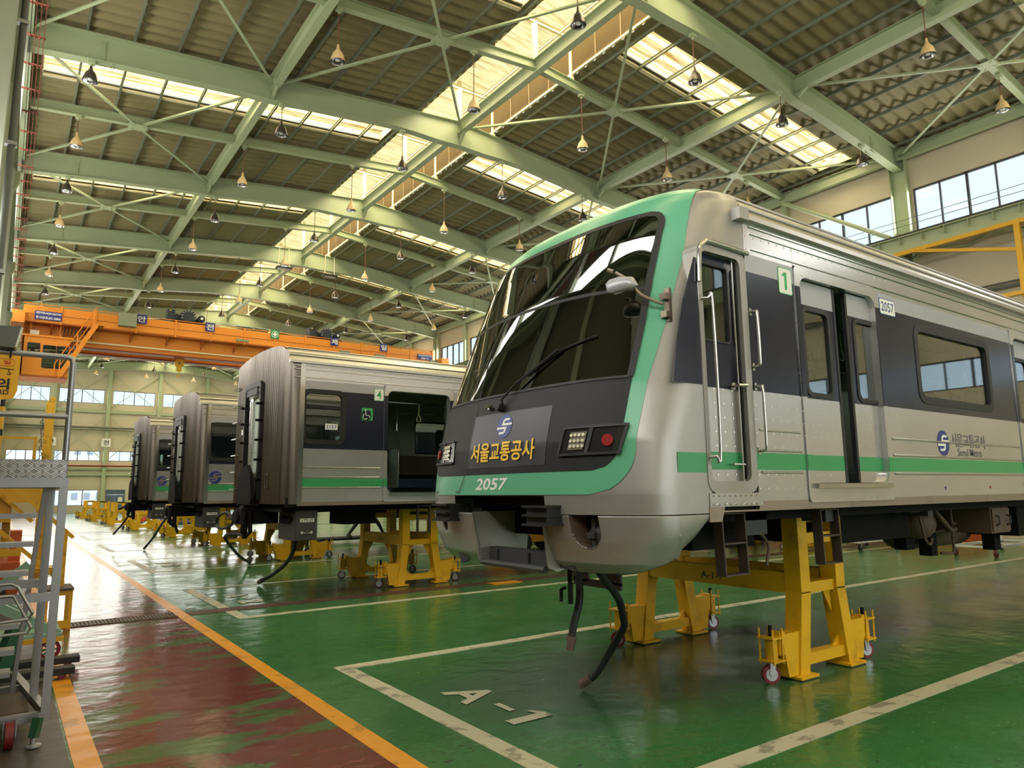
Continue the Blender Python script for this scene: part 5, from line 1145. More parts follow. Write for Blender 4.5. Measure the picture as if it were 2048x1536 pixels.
# ================================================================ yellow lifting trestles
mat('jack_yellow', srgb(232, 178, 22), 0.42, var=0.07, scale=2.5, dirt=srgb(140, 104, 24), damt=0.5, dscale=3.5)
mat('wheel_dark', srgb(64, 30, 30), 0.5)
mat('wheel_red', srgb(116, 24, 32), 0.4, var=0.06)
mat('wheel_black', srgb(34, 32, 32), 0.5)
mat('wheel_hub', srgb(176, 178, 180), 0.35, metal=0.6)
mat('floor_pad', srgb(40, 36, 30), 0.7)
def trestle(label, X, Y, dy, stencil, wheel='wheel_red', ht=1.5):
    """two A frames with screw feet and castors, joined by two beams"""
    t = thing('lifting_trestle', label, 'trestle', (X, Y, 0), 0, 'yellow trestles carrying the cars')
    for fi, fy in enumerate((0.0, dy)):
        ys = (fy - 0.0, fy + 0.17); out = -1 if fi == 0 else 1
        for sg, xt, xb in ((-1, -0.30, -0.40), (1, 0.30, 0.43)):
            q = MB(); w = 0.075
            q.box(xt - w, xt + w, ys[0], ys[1], 0.75, ht)
            q.prism([(xt - w, 0.76), (xt + w, 0.76), (xb + w, 0.03), (xb - w, 0.03)], 'y', ys[0], ys[1]); q.build('leg', 'jack_yellow', t)
            q = MB(); q.box(xb - 0.14, xb + 0.14, ys[0] - 0.05, ys[1] + 0.05, 0.012, 0.035); q.build('base_plate', 'jack_yellow', t)
            q = MB(); q.box(xb - 0.13, xb + 0.13, ys[0] - 0.045, ys[1] + 0.045, 0.0, 0.013); q.build('floor_pad', 'floor_pad', t)
            # outrigger block carrying the screw and the castor
            q = MB(); q.prism([(xb + sg * w * 0.6, 0.04), (xb + sg * 0.22, 0.04), (xb + sg * 0.30, 0.42), (xb + sg * 0.02, 0.42)], 'y', ys[0] + 0.02, ys[1] - 0.02); q.build('outrigger', 'jack_yellow', t)
            ym = (ys[0] + ys[1]) / 2; xc = xb + sg * 0.375
            q = MB(); q.box(*sorted((xb + sg * 0.25, xb + sg * 0.33)), ym - 0.06, ym + 0.06, 0.24, 0.44); q.build('bracket', 'jack_yellow', t)
            q = MB(); q.cyl((xc, ym, 0.20), (xc, ym, 0.40), 0.055, 12); k = q.build('screw_housing', 'jack_yellow', t, 40)
            for z in (0.20, 0.40): q = MB(); q.box(xc - 0.085, xc + 0.085, ym - 0.085, ym + 0.085, z - 0.008, z + 0.008); q.build('flange', 'jack_yellow', k)
            for dx, dyy in ((-0.07, -0.07), (0.07, -0.07), (0.07, 0.07), (-0.07, 0.07)): q = MB(); q.cyl((xc + dx, ym + dyy, 0.17), (xc + dx, ym + dyy, 0.48), 0.009, 6); q.build('tie_rod', 'jack_yellow', k)
            q = MB(); q.cyl((xc, ym, 0.40), (xc, ym, 0.50), 0.018, 8); q.build('screw', 'under_dark', k)
            a = R(random.uniform(15, 60)); ca, sa = math.cos(a), math.sin(a); wc = Vector((xc + sg * 0.02 * ca, ym + 0.02 * sa, 0.081))
            q = MB(); ax = Vector((sa, ca, 0))
            for s in (-1, 1): q.bar(wc + ax * (s * 0.035), Vector((xc, ym, 0.2)) + ax * (s * 0.03), 0.05, 0.006, up=ax)
            cs = q.build('castor_fork', 'wheel_hub', t)
            q = MB(); q.cyl(wc - ax * 0.026, wc + ax * 0.026, 0.081, 18); q.build('castor_wheel', wheel, cs, 40)
            q = MB(); q.cyl(wc - ax * 0.029, wc + ax * 0.029, 0.055, 14); q.cyl(wc - ax * 0.04, wc + ax * 0.04, 0.015, 8); q.build('wheel_hub', 'wheel_hub', cs, 40)
            # gussets
            q = MB(); xi = xt - sg * w; q.prism([(xi, 0.76), (xi, 0.52), (xi - sg * 0.14, 0.76)], 'y', fy + 0.075, fy + 0.095); q.build('gusset', 'jack_yellow', t)
            xi = xb - sg * w; q = MB(); q.prism([(xi + sg * 0.02, 0.34), (xi - sg * 0.02, 0.20), (xi - sg * 0.16, 0.20)], 'y', fy + 0.075, fy + 0.095); q.build('gusset', 'jack_yellow', t)
        for z0, z1 in ((0.74, 0.84), (1.20, 1.30), (ht - 0.06, ht)):
            q = MB(); q.box(-0.225, 0.225, ys[0] + 0.03, ys[1] - 0.03, z0, z1); q.build('cross_bar', 'jack_yellow', t)
        q = MB(); q.box(-0.33, 0.36, ys[0] + 0.03, ys[1] - 0.03, 0.10, 0.20); q.build('cross_bar', 'jack_yellow', t)
    for x in (-0.30, 0.30):
        q = MB(); q.box(x - 0.06, x + 0.06, 0.17, dy, 0.74, 0.93); b = q.build('long_beam', 'jack_yellow', t)
        if x < 0 and stencil: lettering('stencil', stencil, 'text_black', b, (x - 0.0615, 0.17 + (dy - 0.17) * 0.5, 0.83), (0, -1, 0), (0, 0, 1), 0.26, 0.07, 0.01)
    return t
JX = 6.53
trestle('yellow trestle under the front of the leading car numbered 2057', JX, 3.97, 1.95, 'A-1-1', ht=1.465)
trestle('yellow trestle under the open doorway of car 2157', JX, 12.14, 1.78, 'A-2-1', ht=1.418, wheel='wheel_dark')
trestle('yellow trestle behind the grey jumper box of car 2157', JX, 18.75, 1.72, 'A-3-1', ht=1.398, wheel='wheel_dark')
trestle('yellow trestle under the farthest subway car with a coiled hose above', JX - 0.1, 25.4, 1.75, None, ht=1.428, wheel='wheel_dark')
trestle('empty yellow trestle beside two red cones', JX - 0.3, 31.9, 1.75, None, ht=1.3, wheel='wheel_dark')
trestle('empty yellow trestle just beyond the last parked car', 5.95, 39.6, 1.75, None, ht=1.3, wheel='wheel_dark')
trestle('third empty yellow trestle from the end wall door', 5.8, 47.6, 1.75, None, ht=1.3, wheel='wheel_dark')
trestle('second empty yellow trestle from the end wall door', 5.65, 55.4, 1.75, None, ht=1.3, wheel='wheel_dark')
trestle('empty yellow trestle closest to the end wall door', 5.6, 63.0, 1.75, None, ht=1.3, wheel='wheel_dark')
for X, Y, lb in ((19.3, 3.97, 'yellow trestle under the rear of the leading car'), (19.0, 12.14, 'yellow trestle under the rear of car 2157'), (19.0, 18.75, 'yellow trestle under the rear of the second parked car'), (19.0, 25.4, 'yellow trestle under the rear of the farthest car')):
    trestle(lb, X, Y, 1.8, None, ht=1.39)

# ================================================================ pendant lamps
mat('shade_cream', srgb(196, 170, 128), 0.4, var=0.04)
mat('shade_shadowed', srgb(96, 88, 78), 0.35, metal=0.5, var=0.05)  # lampshade on main beams, their shadow put into the colour
mat('shade_inside', (0.6, 0.6, 0.6), 0.18, metal=1.0, var=0.03)
mat('rod_brown', srgb(112, 66, 50), 0.5)
mat('bulb', srgb(240, 240, 232), 0.1)
def pendant(drop, mt='shade_cream'):
    t = thing('pendant_lamp', 'bell shaped pendant lamp on a thin rod', 'lamp')
    q = MB(); q.lathe([(0.03, 0.50), (0.04, 0.40), (0.055, 0.34), (0.105, 0.28), (0.15, 0.20), (0.185, 0.08), (0.20, 0.0)], (0, 0, -drop - 0.0), 20, 'z', caps=False); s = q.build('lamp_shade', mt, t, 60)
    q = MB(); q.lathe([(0.03, 0.33), (0.095, 0.27), (0.14, 0.19), (0.175, 0.08), (0.192, 0.003)], (0, 0, -drop), 20, 'z', caps=False); q.build('reflector', 'shade_inside', s, 60)
    q = MB(); q.lathe([(0.03, 0.30), (0.045, 0.22), (0.08, 0.12), (0.07, 0.04), (0.0, 0.015)], (0, 0, -drop), 12, 'z', caps=False); q.build('bulb', 'bulb', s, 60)
    q = MB(); q.cyl((0, 0, -drop + 0.48), (0, 0, 0), 0.013, 8); q.build('rod', 'rod_brown', t)
    q = MB(); q.box(-0.09, 0.09, -0.07, 0.07, -0.06, 0.03); q.cyl((0, 0, -0.14), (0, 0, -0.06), 0.035, 8); q.build('ceiling_box', 'steel_green', t)
    return t
LXS = [(1.1, 'beside the wall with the conductor bars'), (6.45, 'left of the ridge'), (10.8, 'just left of the ridge'), (15.2, 'just right of the ridge'), (19.4, 'right of the ridge'), (24.3, 'beside the clerestory windows')]
protos = {}
ordn = ['first', 'second', 'third', 'fourth', 'fifth', 'sixth', 'seventh', 'eighth', 'ninth', 'tenth', 'eleventh', 'twelfth', 'thirteenth', 'fourteenth', 'fifteenth', 'sixteenth', 'seventeenth', 'eighteenth']
rowsY = [y for y in sorted(FRAMES + SECS) if 6 < y < 80]
for ri, y in enumerate(rowsY):
    for xi, (x, where) in enumerate(LXS):
        if y < 12 and x < 17: continue
        main = y in FRAMES
        za = ztop(x) - (depth(x) if main else 0.32) - 0.03; drop = round(za - 13.22, 2)
        yy = y + (0.0)
        lb = 'pendant lamp %s, %s cross beam from the viewer' % (where, ordn[ri])
        if drop not in protos: protos[drop] = pendant(drop, 'shade_shadowed' if main else 'shade_cream'); o = protos[drop]; o.location = (x, yy, za); o['label'] = lb; o['group'] = 'pendant lamps under the roof beams'
        else: dup(protos[drop], (x, yy, za), 0, lb, 'pendant lamps under the roof beams')
# two floodlights hung beside the ridge
for x, y, lb in ((12.0, 38.85, 'flat black floodlight hung just left of the ridge'), (14.7, 38.85, 'flat black floodlight hung just right of the ridge')):
    t = thing('floodlight', lb, 'lamp', (x, y, 14.35)); q = MB(); q.box(-0.4, 0.4, -0.25, 0.25, -0.05, 0.05); q.build('housing', 'black', t); q = MB(); q.box(-0.33, 0.33, -0.2, 0.2, -0.065, -0.05); q.build('lens', 'wheel_hub', t)
    for dx in (-0.3, 0.3): q = MB(); q.bar((dx, 0, 0.0), (dx * 0.9, 0, 1.2), 0.03, 0.03); q.build('hanger', 'monitor_white', t)

# ================================================================ overhead crane
mat('crane_orange', srgb(236, 146, 42), 0.45, var=0.05, scale=1.0)
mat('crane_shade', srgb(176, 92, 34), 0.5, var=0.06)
mat('crane_red', srgb(128, 44, 22), 0.5, var=0.06)
mat('hoist_blue', srgb(38, 48, 58), 0.45, var=0.06)
mat('hook_yellow', srgb(222, 168, 26), 0.4, var=0.05)
mat('box_sage', srgb(140, 146, 122), 0.5, var=0.05)
CY, CZ = 45.3, 11.08
cr = thing('overhead_crane', 'orange overhead travelling crane spanning the hall', 'crane', (0, CY, 9.95))
def cz(z): return z - 9.95
xs = [0.15, 1.9, 3.55, 5.6, 7.7, 9.7, 11.7, 13.6, 15.6, 17.6, 19.6, 21.6, 23.4, 25.2]
for a, b in zip(xs, xs[1:]):
    q = MB(); z0 = 11.08 if a < 1 else 11.12
    q.box(a + 0.01, b - 0.01, -0.02, 0.02, cz(z0), cz(11.96)); p = q.build('walkway_panel', 'crane_orange', cr)
    q = MB(); q.box(b - 0.05, b + 0.05, -0.06, -0.02, cz(11.02), cz(12.04)); q.build('panel_post', 'crane_orange', p)
    q = MB(); q.bar((a, -0.03, cz(11.5)), (b, -0.03, cz(11.5)), 0.02, 0.02); q.build('panel_rail', 'crane_red', p)
q = MB(); q.tube([(0.15, 0, cz(12.06)), (25.2, 0, cz(12.06))], 0.025, 8); q.build('handrail', 'crane_orange', cr)
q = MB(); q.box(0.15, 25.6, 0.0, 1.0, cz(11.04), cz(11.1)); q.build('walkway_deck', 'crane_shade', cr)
for yy, nm in ((0.75, 'girder'), (2.6, 'girder')):
    q = MB(); q.box(0.2, 26.0, yy, yy + 0.5, cz(10.05), cz(11.35)); q.build(nm, 'crane_orange', cr)
    q = MB(); q.box(0.2, 26.0, yy - 0.1, yy + 0.6, cz(9.97), cz(10.05)); q.build('girder_flange', 'crane_red', cr)
q = MB(); k_ = 0
for k in range(13):
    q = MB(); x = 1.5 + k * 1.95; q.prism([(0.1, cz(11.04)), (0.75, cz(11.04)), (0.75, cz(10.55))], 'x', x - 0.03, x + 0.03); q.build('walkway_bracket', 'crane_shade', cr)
q = MB(); q.box(0.3, 26.0, 0.55, 0.62, cz(10.28), cz(10.36)); q.build('cable_rail', 'monitor_white', cr)
for x in (-0.35, 25.7):
    q = MB(); q.box(x, x + 0.6, -0.6, 4.2, cz(10.84), cz(11.5)); q.build('end_carriage', 'crane_orange', cr)
    for yy in (-0.2, 3.8): q = MB(); q.cyl((x + 0.2, yy, cz(10.83 + 0.22)), (x + 0.35, yy, cz(10.83 + 0.22)), 0.22, 14); q.build('wheel', 'dark_rail', cr, 40)
# signs on the crane
def csign(x0, x1, z0, z1, lines, bgm='sign_blue', fgm='sign_white', bold=0.02):
    q = MB(); q.box(x0, x1, -0.09, -0.065, cz(z0), cz(z1)); s = q.build('sign_board', bgm, cr); n = len(lines)
    for i, (t, w) in enumerate(lines):
        h = (z1 - z0) / n; zc = z1 - h * (i + 0.5); lettering('lettering', t, fgm, s, ((x0 + x1) / 2, -0.092, cz(zc)), (1, 0, 0), (0, 0, 1), (x1 - x0) * w, h * 0.68, bold)
csign(0.68, 1.92, 11.2, 11.68, [('제한하중:40(20+20)TON', 0.94), ('형식번호:EC-2806', 0.92)], bold=0.03)
for x, ch in ((5.85, '안'), (9.61, '전'), (17.6, '제'), (21.25, '일')): csign(x - 0.27, x + 0.27, 11.6, 12.14, [(ch, 0.8)])
csign(23.95, 25.15, 11.32, 11.72, [('(주)에코마이스터', 0.9), ('2008. 12', 0.5)])
q = MB(); q.box(13.3, 13.85, -0.09, -0.06, cz(11.62), cz(12.18)); gs = q.build('safety_sign', 'sign_green', cr)
q = MB(); q.cyl((13.575, -0.09, cz(11.9)), (13.575, -0.094, cz(11.9)), 0.22, 24); q.build('sign_ring', 'sign_white', gs); q = MB(); q.cyl((13.575, -0.094, cz(11.9)), (13.575, -0.097, cz(11.9)), 0.19, 24); q.build('sign_disc', 'sign_green', gs)
q = MB(); q.box(13.43, 13.72, -0.101, -0.097, cz(11.85), cz(11.95)); q.box(13.525, 13.625, -0.1012, -0.0968, cz(11.755), cz(12.045)); q.build('cross_mark', 'sign_white', gs)
q = MB(); q.box(4.65, 5.55, -0.45, -0.05, cz(11.3), cz(12.05)); q.build('control_cabinet', 'box_sage', cr)
for x in (11.2, 18.0, 20.6, 25.0): q = MB(); q.box(x, x + 0.75, -0.12, -0.03, cz(11.2), cz(11.34)); q.build('junction_box', 'box_sage', cr)
# hoists on the girders
def hoist(x):
    q = MB(); q.box(x + 0.35, x + 2.2, 0.7, 3.2, cz(11.95), cz(12.1)); h = q.build('hoist_trolley', 'hoist_blue', cr)
    q = MB(); q.cyl((x + 1.15, 0.2, cz(12.42)), (x + 1.15, 2.6, cz(12.42)), 0.44, 24); q.cyl((x + 1.15, 0.12, cz(12.42)), (x + 1.15, 0.2, cz(12.42)), 0.34, 24); q.build('hoist_drum', 'hoist_blue', h, 40)
    q = MB(); q.box(x, x + 0.42, 0.3, 1.0, cz(12.1), cz(12.78)); q.build('hoist_panel', 'hoist_blue', h)
    q = MB(); q.box(x + 0.1, x + 0.2, 0.29, 0.31, cz(12.68), cz(12.74)); q.build('warning_plate', 'text_yellow', h)
    q = MB(); q.cyl((x + 1.9, 0.2, cz(12.38)), (x + 1.9, 1.2, cz(12.38)), 0.22, 16); q.cyl((x + 1.9, 0.1, cz(12.38)), (x + 1.9, 0.2, cz(12.38)), 0.13, 16); q.build('hoist_motor', 'hoist_blue', h, 40)
    q = MB(); q.cyl((x + 1.9, 0.07, cz(12.38)), (x + 1.9, 0.1, cz(12.38)), 0.08, 12); q.build('fan_cover', 'sign_white', h)
    q = MB(); q.prism([(x + 0.3, 12.0 - 9.95), (x + 2.45, 12.0 - 9.95), (x + 2.3, 12.2 - 9.95), (x + 1.6, 12.25 - 9.95), (x + 0.5, 12.6 - 9.95)], 'y', 0.5, 2.4); q.build('gear_case', 'hoist_blue', h)
    word = 'TOYOHOIST'
    for i, ch in enumerate(word):
        a = R(200 - i * 27); c = Vector((x + 1.15 + 0.36 * math.cos(a), 0.11, cz(12.42) + 0.36 * math.sin(a))); ux = Vector((math.sin(a), 0, -math.cos(a))); uy = Vector((math.cos(a), 0, math.sin(a)))
        lettering('lettering', ch, 'sign_white', h, c, ux, uy, 0.07 if ch not in 'I' else 0.02, 0.10, 0.015)
hoist(7.25); hoist(16.0)
# operator's cab and stair
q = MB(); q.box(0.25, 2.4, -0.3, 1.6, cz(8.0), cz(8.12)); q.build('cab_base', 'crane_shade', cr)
m = MB(); wall_with_holes(m, 'y', -0.3, -0.24, 0.25, 2.4, cz(8.12), cz(10.2), [(0.5, 1.02, cz(9.3), cz(9.82)), (1.2, 1.75, cz(8.55), cz(9.75)), (1.83, 2.33, cz(8.55), cz(9.75))])
cabw = m.build('cab_front', 'crane_orange', cr)
for (a, b, z0, z1) in ((0.5, 1.02, 9.3, 9.82), (1.2, 1.75, 8.55, 9.75), (1.83, 2.33, 8.55, 9.75)):
    q = MB(); q.box(a, b, -0.275, -0.265, cz(z0), cz(z1)); q.build('cab_window', 'cab_glass', cabw)
    q = MB(); q.ring(rrect(a - 0.03, b + 0.03, cz(z0) - 0.03, cz(z1) + 0.03, 0.06), rrect(a + 0.01, b - 0.01, cz(z0) + 0.01, cz(z1) - 0.01, 0.05), 'y', -0.32, -0.23); q.build('window_seal', 'black', cabw)
q = MB(); q.box(0.25, 0.31, -0.3, 1.6, cz(8.12), cz(10.2)); q.box(0.25, 2.4, 1.54, 1.6, cz(8.12), cz(10.2)); q.build('cab_wall', 'crane_orange', cr)
m = MB(); wall_with_holes(m, 'x', 2.34, 2.4, -0.24, 1.54, cz(8.12), cz(10.2), [(0.1, 1.3, cz(8.6), cz(9.75))]); m.build('cab_side', 'crane_orange', cr)
q = MB(); q.box(0.2, 2.48, -0.36, 1.66, cz(10.2), cz(10.3)); q.build('cab_roof', 'crane_orange', cr)
q = MB(); q.box(0.9, 1.35, 0.3, 0.8, cz(8.12), cz(8.6)); q.box(1.5, 2.1, 0.0, 0.3, cz(8.12), cz(8.95)); q.build('cab_desk', 'box_sage', cr)
for x in (0.5, 1.9): q = MB(); q.box(x, x + 0.12, 0.4, 0.5, cz(10.3), cz(11.04)); q.build('cab_hanger', 'crane_orange', cr)
q = MB(); q.box(0.55, 0.95, 0.1, 0.5, cz(10.32), cz(10.62)); q.build('air_unit', 'sign_white', cr)
q = MB()
for k in range(9):
    q = MB(); x = 2.0 + k * 0.17; q.tube([(x, 0.3, cz(10.95)), (x - 0.05, 0.3, cz(10.6)), (x + 0.04, 0.3, cz(10.4)), (x + 0.1, 0.3, cz(10.7)), (x + 0.12, 0.3, cz(10.95))], 0.018, 5); q.build('festoon_cable', 'rubber', cr)
for y in (-0.85, -0.4):
    q = MB(); q.bar((3.55, y, cz(11.12)), (2.0, y, cz(8.1)), 0.04, 0.24); st = q.build('stair_stringer', 'crane_orange', cr)
    q = MB(); q.tube([(3.6, y, cz(12.1)), (3.5, y, cz(12.1)), (1.75, y, cz(8.75)), (1.75, y, cz(8.15))], 0.022, 6); q.tube([(3.5, y, cz(11.6)), (2.0, y, cz(8.7))], 0.018, 6)
    for t in (0.05, 0.5, 0.95): x = 3.5 - 1.6 * t; z = 12.1 - 3.3 * t; q.cyl((x, y, cz(z)), (x, y, cz(z - 0.95)), 0.022, 6)
    q.build('stair_rail', 'crane_orange', st)
for k in range(12):
    t = (k + 0.5) / 12; q = MB(); x = 3.5 - 1.5 * t; z = 11.0 - 2.9 * t; q.box(x - 0.1, x + 0.1, -0.85, -0.4, cz(z) - 0.015, cz(z) + 0.015); q.build('stair_tread', 'crane_orange', cr)
q = MB(); q.box(3.4, 3.9, -0.9, 0.0, cz(11.06), cz(11.12)); q.build('stair_landing', 'crane_orange', cr)
# hook block
hk = thing('hook_block', 'yellow crane hook block hanging below the orange girder', 'hook', (8.32, CY + 1.8, 8.94))
q = MB(); q.prism([(0.27 * math.cos(R(a)), 0.82 + 0.27 * math.sin(R(a))) for a in range(0, 360, 20)], 'y', -0.14, 0.14); q.build('sheave_case', 'hook_yellow', hk, 40)
q = MB(); q.box(-0.15, 0.15, -0.12, 0.12, 0.32, 0.62); q.build('hook_crosshead', 'hook_yellow', hk)
q = MB(); q.cyl((0, -0.15, 0.82), (0, -0.16, 0.82), 0.05, 10); q.build('sheave_pin', 'black', hk)
q = MB(); q.tube(catmull([(0.0, 0, 0.34), (0.0, 0, 0.2), (0.07, 0, 0.12), (0.05, 0, 0.02), (-0.04, 0, 0.0), (-0.1, 0, 0.07)], 5), 0.035, 8); q.build('hook', 'hook_yellow', hk, 50)
q = MB()
for dx in (-0.2, 0.2): q.cyl((dx, 0, 0.9), (dx, 0, 3.1), 0.012, 6)
q.build('hoist_rope', 'rubber', hk)
# conductor bars for the crane along the wall
cb = thing('conductor_bars', 'four thin reddish crane conductor bars on brackets high along the wall', 'conductor bars', (-0.12, 0, 12.0))
for k in range(4): q = MB(); q.box(-0.17 + 0.085 * k - 0.008, -0.17 + 0.085 * k + 0.008, 4, 80, -0.012, 0.012); q.build('conductor_bar', 'pipe_red' if k else 'black', cb)
y = 5.0
while y < 80:
    q = MB(); q.box(-0.32, 0.12, y - 0.02, y + 0.02, 0.012, 0.05)
    for k in range(4): q.cyl((-0.17 + 0.085 * k, y, -0.02), (-0.17 + 0.085 * k, y, 0.03), 0.018, 6)
    q.build('bracket', 'pipe_red', cb); y += 1.31
cp = thing('conduit_pipe', 'dark grey conduit running up beside the nearest column', 'pipe', (-0.30, 12.5, 0.0)); q = MB(); q.cyl((0, 0, 0), (0, 0, 13.6), 0.05, 10); q.build('conduit', 'pipe_grey', cp, 40)
for z in (3, 5, 7, 9, 11): q = MB(); q.box(-0.1, 0.07, -0.06, 0.06, z - 0.03, z + 0.03); q.build('clamp', 'wheel_hub', cp)
# yellow crane access frame at the right
yb = thing('access_frame', 'yellow steel tube frame hung from the crane girder above the leading car', 'frame', (26.0 - 0.35, 8.05, 7.7))
q = MB(); q.bar((0, 0, 2.35), (0, 3.9, 2.30), 0.14, 0.14); q.build('top_rail', 'hook_yellow', yb)
q = MB(); q.bar((0, 0, -0.1), (0, 0, 2.42), 0.16, 0.16); q.build('post', 'hook_yellow', yb)
q = MB(); q.bar((0, 0.05, 1.45), (0, 3.1, 2.28), 0.11, 0.11); q.build('strut', 'hook_yellow', yb)
q = MB(); q.bar((-0.1, -0.4, 0.02), (-0.1, 0.7, 0.0), 0.2, 0.12); q.build('foot_rail', 'hook_yellow', yb)
q = MB(); q.bar((0, -1.5, 2.35), (0, 0, 2.35), 0.14, 0.14); q.build('top_rail', 'hook_yellow', yb)
# ================================================================ left foreground: platform ladder
mat('aluminium', (0.36, 0.37, 0.39), 0.38, metal=0.85, var=0.06, dirt=(0.30, 0.29, 0.28), damt=0.35, dscale=3)
mat('toe_plate', (0.26, 0.25, 0.25), 0.35, metal=0.8)
mat('lug_bright', (0.6, 0.6, 0.62), 0.25, metal=0.9)
mat('green_paint', srgb(132, 166, 146), 0.5, var=0.06, dirt=srgb(96, 110, 96), damt=0.4)
mat('dark_green', srgb(34, 84, 60), 0.45, var=0.08)
mat('rust_plate', srgb(82, 66, 56), 0.6, var=0.12)
mat('banner_yellow', srgb(240, 176, 24), 0.5, var=0.03)
mat('forklift_orange', srgb(190, 88, 34), 0.5, var=0.08)
mat('tarp_blue', srgb(32, 44, 120), 0.45, var=0.12, bump=0.02, bscale=6)
mat('cone_red', srgb(206, 70, 52), 0.5)
mat('cloth_black', srgb(26, 26, 30), 0.8)
mat('cloth_grey', srgb(70, 76, 88), 0.8)
mat('skin', srgb(206, 160, 132), 0.55)
mat('hair', srgb(28, 24, 22), 0.6)
mat('worn_yellow', srgb(222, 168, 22), 0.5, var=0.1, scale=4, dirt=srgb(52, 44, 24), damt=0.9, dscale=6)
PY = 6.35
pf = thing('platform_ladder', 'aluminium rolling platform ladder with handrails and chequered toe board', 'ladder', (0, PY, 0))
def sq(name, p, q, w=0.055, par=None, m='aluminium'): k = MB(); k.bar(p, q, w, w, up=(0.01, 1, 0.01)); return k.build(name, m, par or pf)
def rd(name, pts, r=0.022, par=None, m='aluminium', smooth=True): k = MB(); k.tube(pts, r, 10); return k.build(name, m, par or pf, 50)
for x in (0.375, -0.85): sq('post', (x, 0, 0.17), (x, 0, 1.80)); sq('post', (x - 0.06 if x > 0 else x, 0.42, 0.2), (x - 0.06 if x > 0 else x, 0.42, 1.80))
for y in (0, 0.85):
    sq('deck_frame', (-0.85, y, 1.83), (0.40, y, 1.83), 0.07)
for x in (-0.85, 0.37): sq('deck_frame', (x, 0, 1.83), (x, 0.85, 1.83), 0.06)
q = MB(); q.box(-0.85, 0.37, 0.03, 0.85, 1.84, 1.865); q.build('deck', 'aluminium', pf)
q = MB(); q.box(-0.86, 0.385, -0.035, -0.03, 1.865, 2.0); tb = q.build('toe_board', 'toe_plate', pf)
me1 = MB().bar((-0.02, 0, -0.014), (0.02, 0, 0.014), 0.012, 0.006, up=(0, 0, 1)).data('tread_lug', 'lug_bright'); me2 = MB().bar((-0.02, 0, 0.014), (0.02, 0, -0.014), 0.012, 0.006, up=(0, 0, 1)).data('tread_lug', 'lug_bright')
for i in range(8):
    for j in range(3):
        for k in range(3):
            s = 1 if (i + j) % 2 else -1
            put('tread_lug', me1 if s > 0 else me2, tb, (0.36 - i * 0.052 + (k - 1) * 0.006, -0.038, 1.89 + j * 0.042 - s * (k - 1) * 0.011))
rd('handrail', [(0.37, 0, 1.86), (0.37, 0, 2.74), (0.36, 0, 2.78), (0.32, 0, 2.79), (-0.85, 0, 2.79)])
rd('handrail', [(-0.85, 0, 1.86), (-0.85, 0, 2.79)]); rd('mid_rail', [(-0.85, 0, 2.33), (0.37, 0, 2.33)])
rd('handrail', [(-0.85, 0, 2.79), (-0.85, 0.85, 2.79), (-0.85, 0.85, 1.86)])
sq('cross_bar', (-0.85, -0.0, 1.0), (0.36, 0, 1.0), 0.06); sq('cross_bar', (-0.85, 0.42, 1.06), (0.31, 0.42, 1.06), 0.06)
for x in (0.25, -0.72): k = MB(); k.bar((x + 0.03, 0.45, 1.8), (x - 0.07, 0.55, 0.25), 0.03, 0.12, up=(0, 1, 0)); k.build('stringer', 'aluminium', pf)
for i, z in enumerate((1.58, 1.36, 1.14, 0.94, 0.75, 0.56, 0.40)):
    k = MB(); k.box(-0.72 , 0.245 - 0.015 * i, 0.40, 0.58, z - 0.018, z + 0.018); k.build('tread', 'aluminium', pf)
sq('base_bar', (-0.85, 0, 0.17), (0.40, 0, 0.17), 0.06); sq('base_bar', (0.37, 0, 0.2), (0.20, 1.3, 0.22), 0.055); sq('base_bar', (-0.85, 0.85, 0.2), (0.27, 0.85, 0.2), 0.05)
q = MB(); q.box(-0.8, 0.28, 0.1, 0.6, 0.15, 0.19); q.build('base_tray', 'rust_plate', pf)
for x in (0.17, -0.7):
    q = MB(); q.cyl((x - 0.025, -0.08, 0.09), (x + 0.025, -0.08, 0.09), 0.088, 20); w = q.build('castor_wheel', 'wheel_red', pf, 40)
    q = MB(); q.box(x - 0.04, x - 0.034, -0.11, -0.05, 0.08, 0.18); q.box(x + 0.034, x + 0.04, -0.11, -0.05, 0.08, 0.18); q.build('castor_fork', 'wheel_hub', w)
q = MB(); q.lathe([(0.05, 0.012), (0.05, 0.022), (0.018, 0.03), (0.018, 0.07)], (0.31, -0.16, 0), 14); ft = q.build('levelling_foot', 'wheel_hub', pf, 40)
q = MB(); q.bar((0.31, -0.16, 0.07), (0.33, -0.13, 0.19), 0.05, 0.05); q.build('foot_screw', 'dark_green', ft)
rd('basket_wire', [(-0.5, -0.2, 0.84), (0.22, -0.2, 0.88), (0.24, -0.2, 0.92), (0.14, -0.15, 1.1), (0.10, -0.14, 1.12), (-0.5, -0.14, 1.10)], 0.011)
rd('basket_wire', [(-0.5, -0.2, 0.76), (0.22, -0.2, 0.79), (0.24, -0.2, 0.82), (0.12, -0.15, 1.04), (-0.5, -0.14, 1.03)], 0.011)
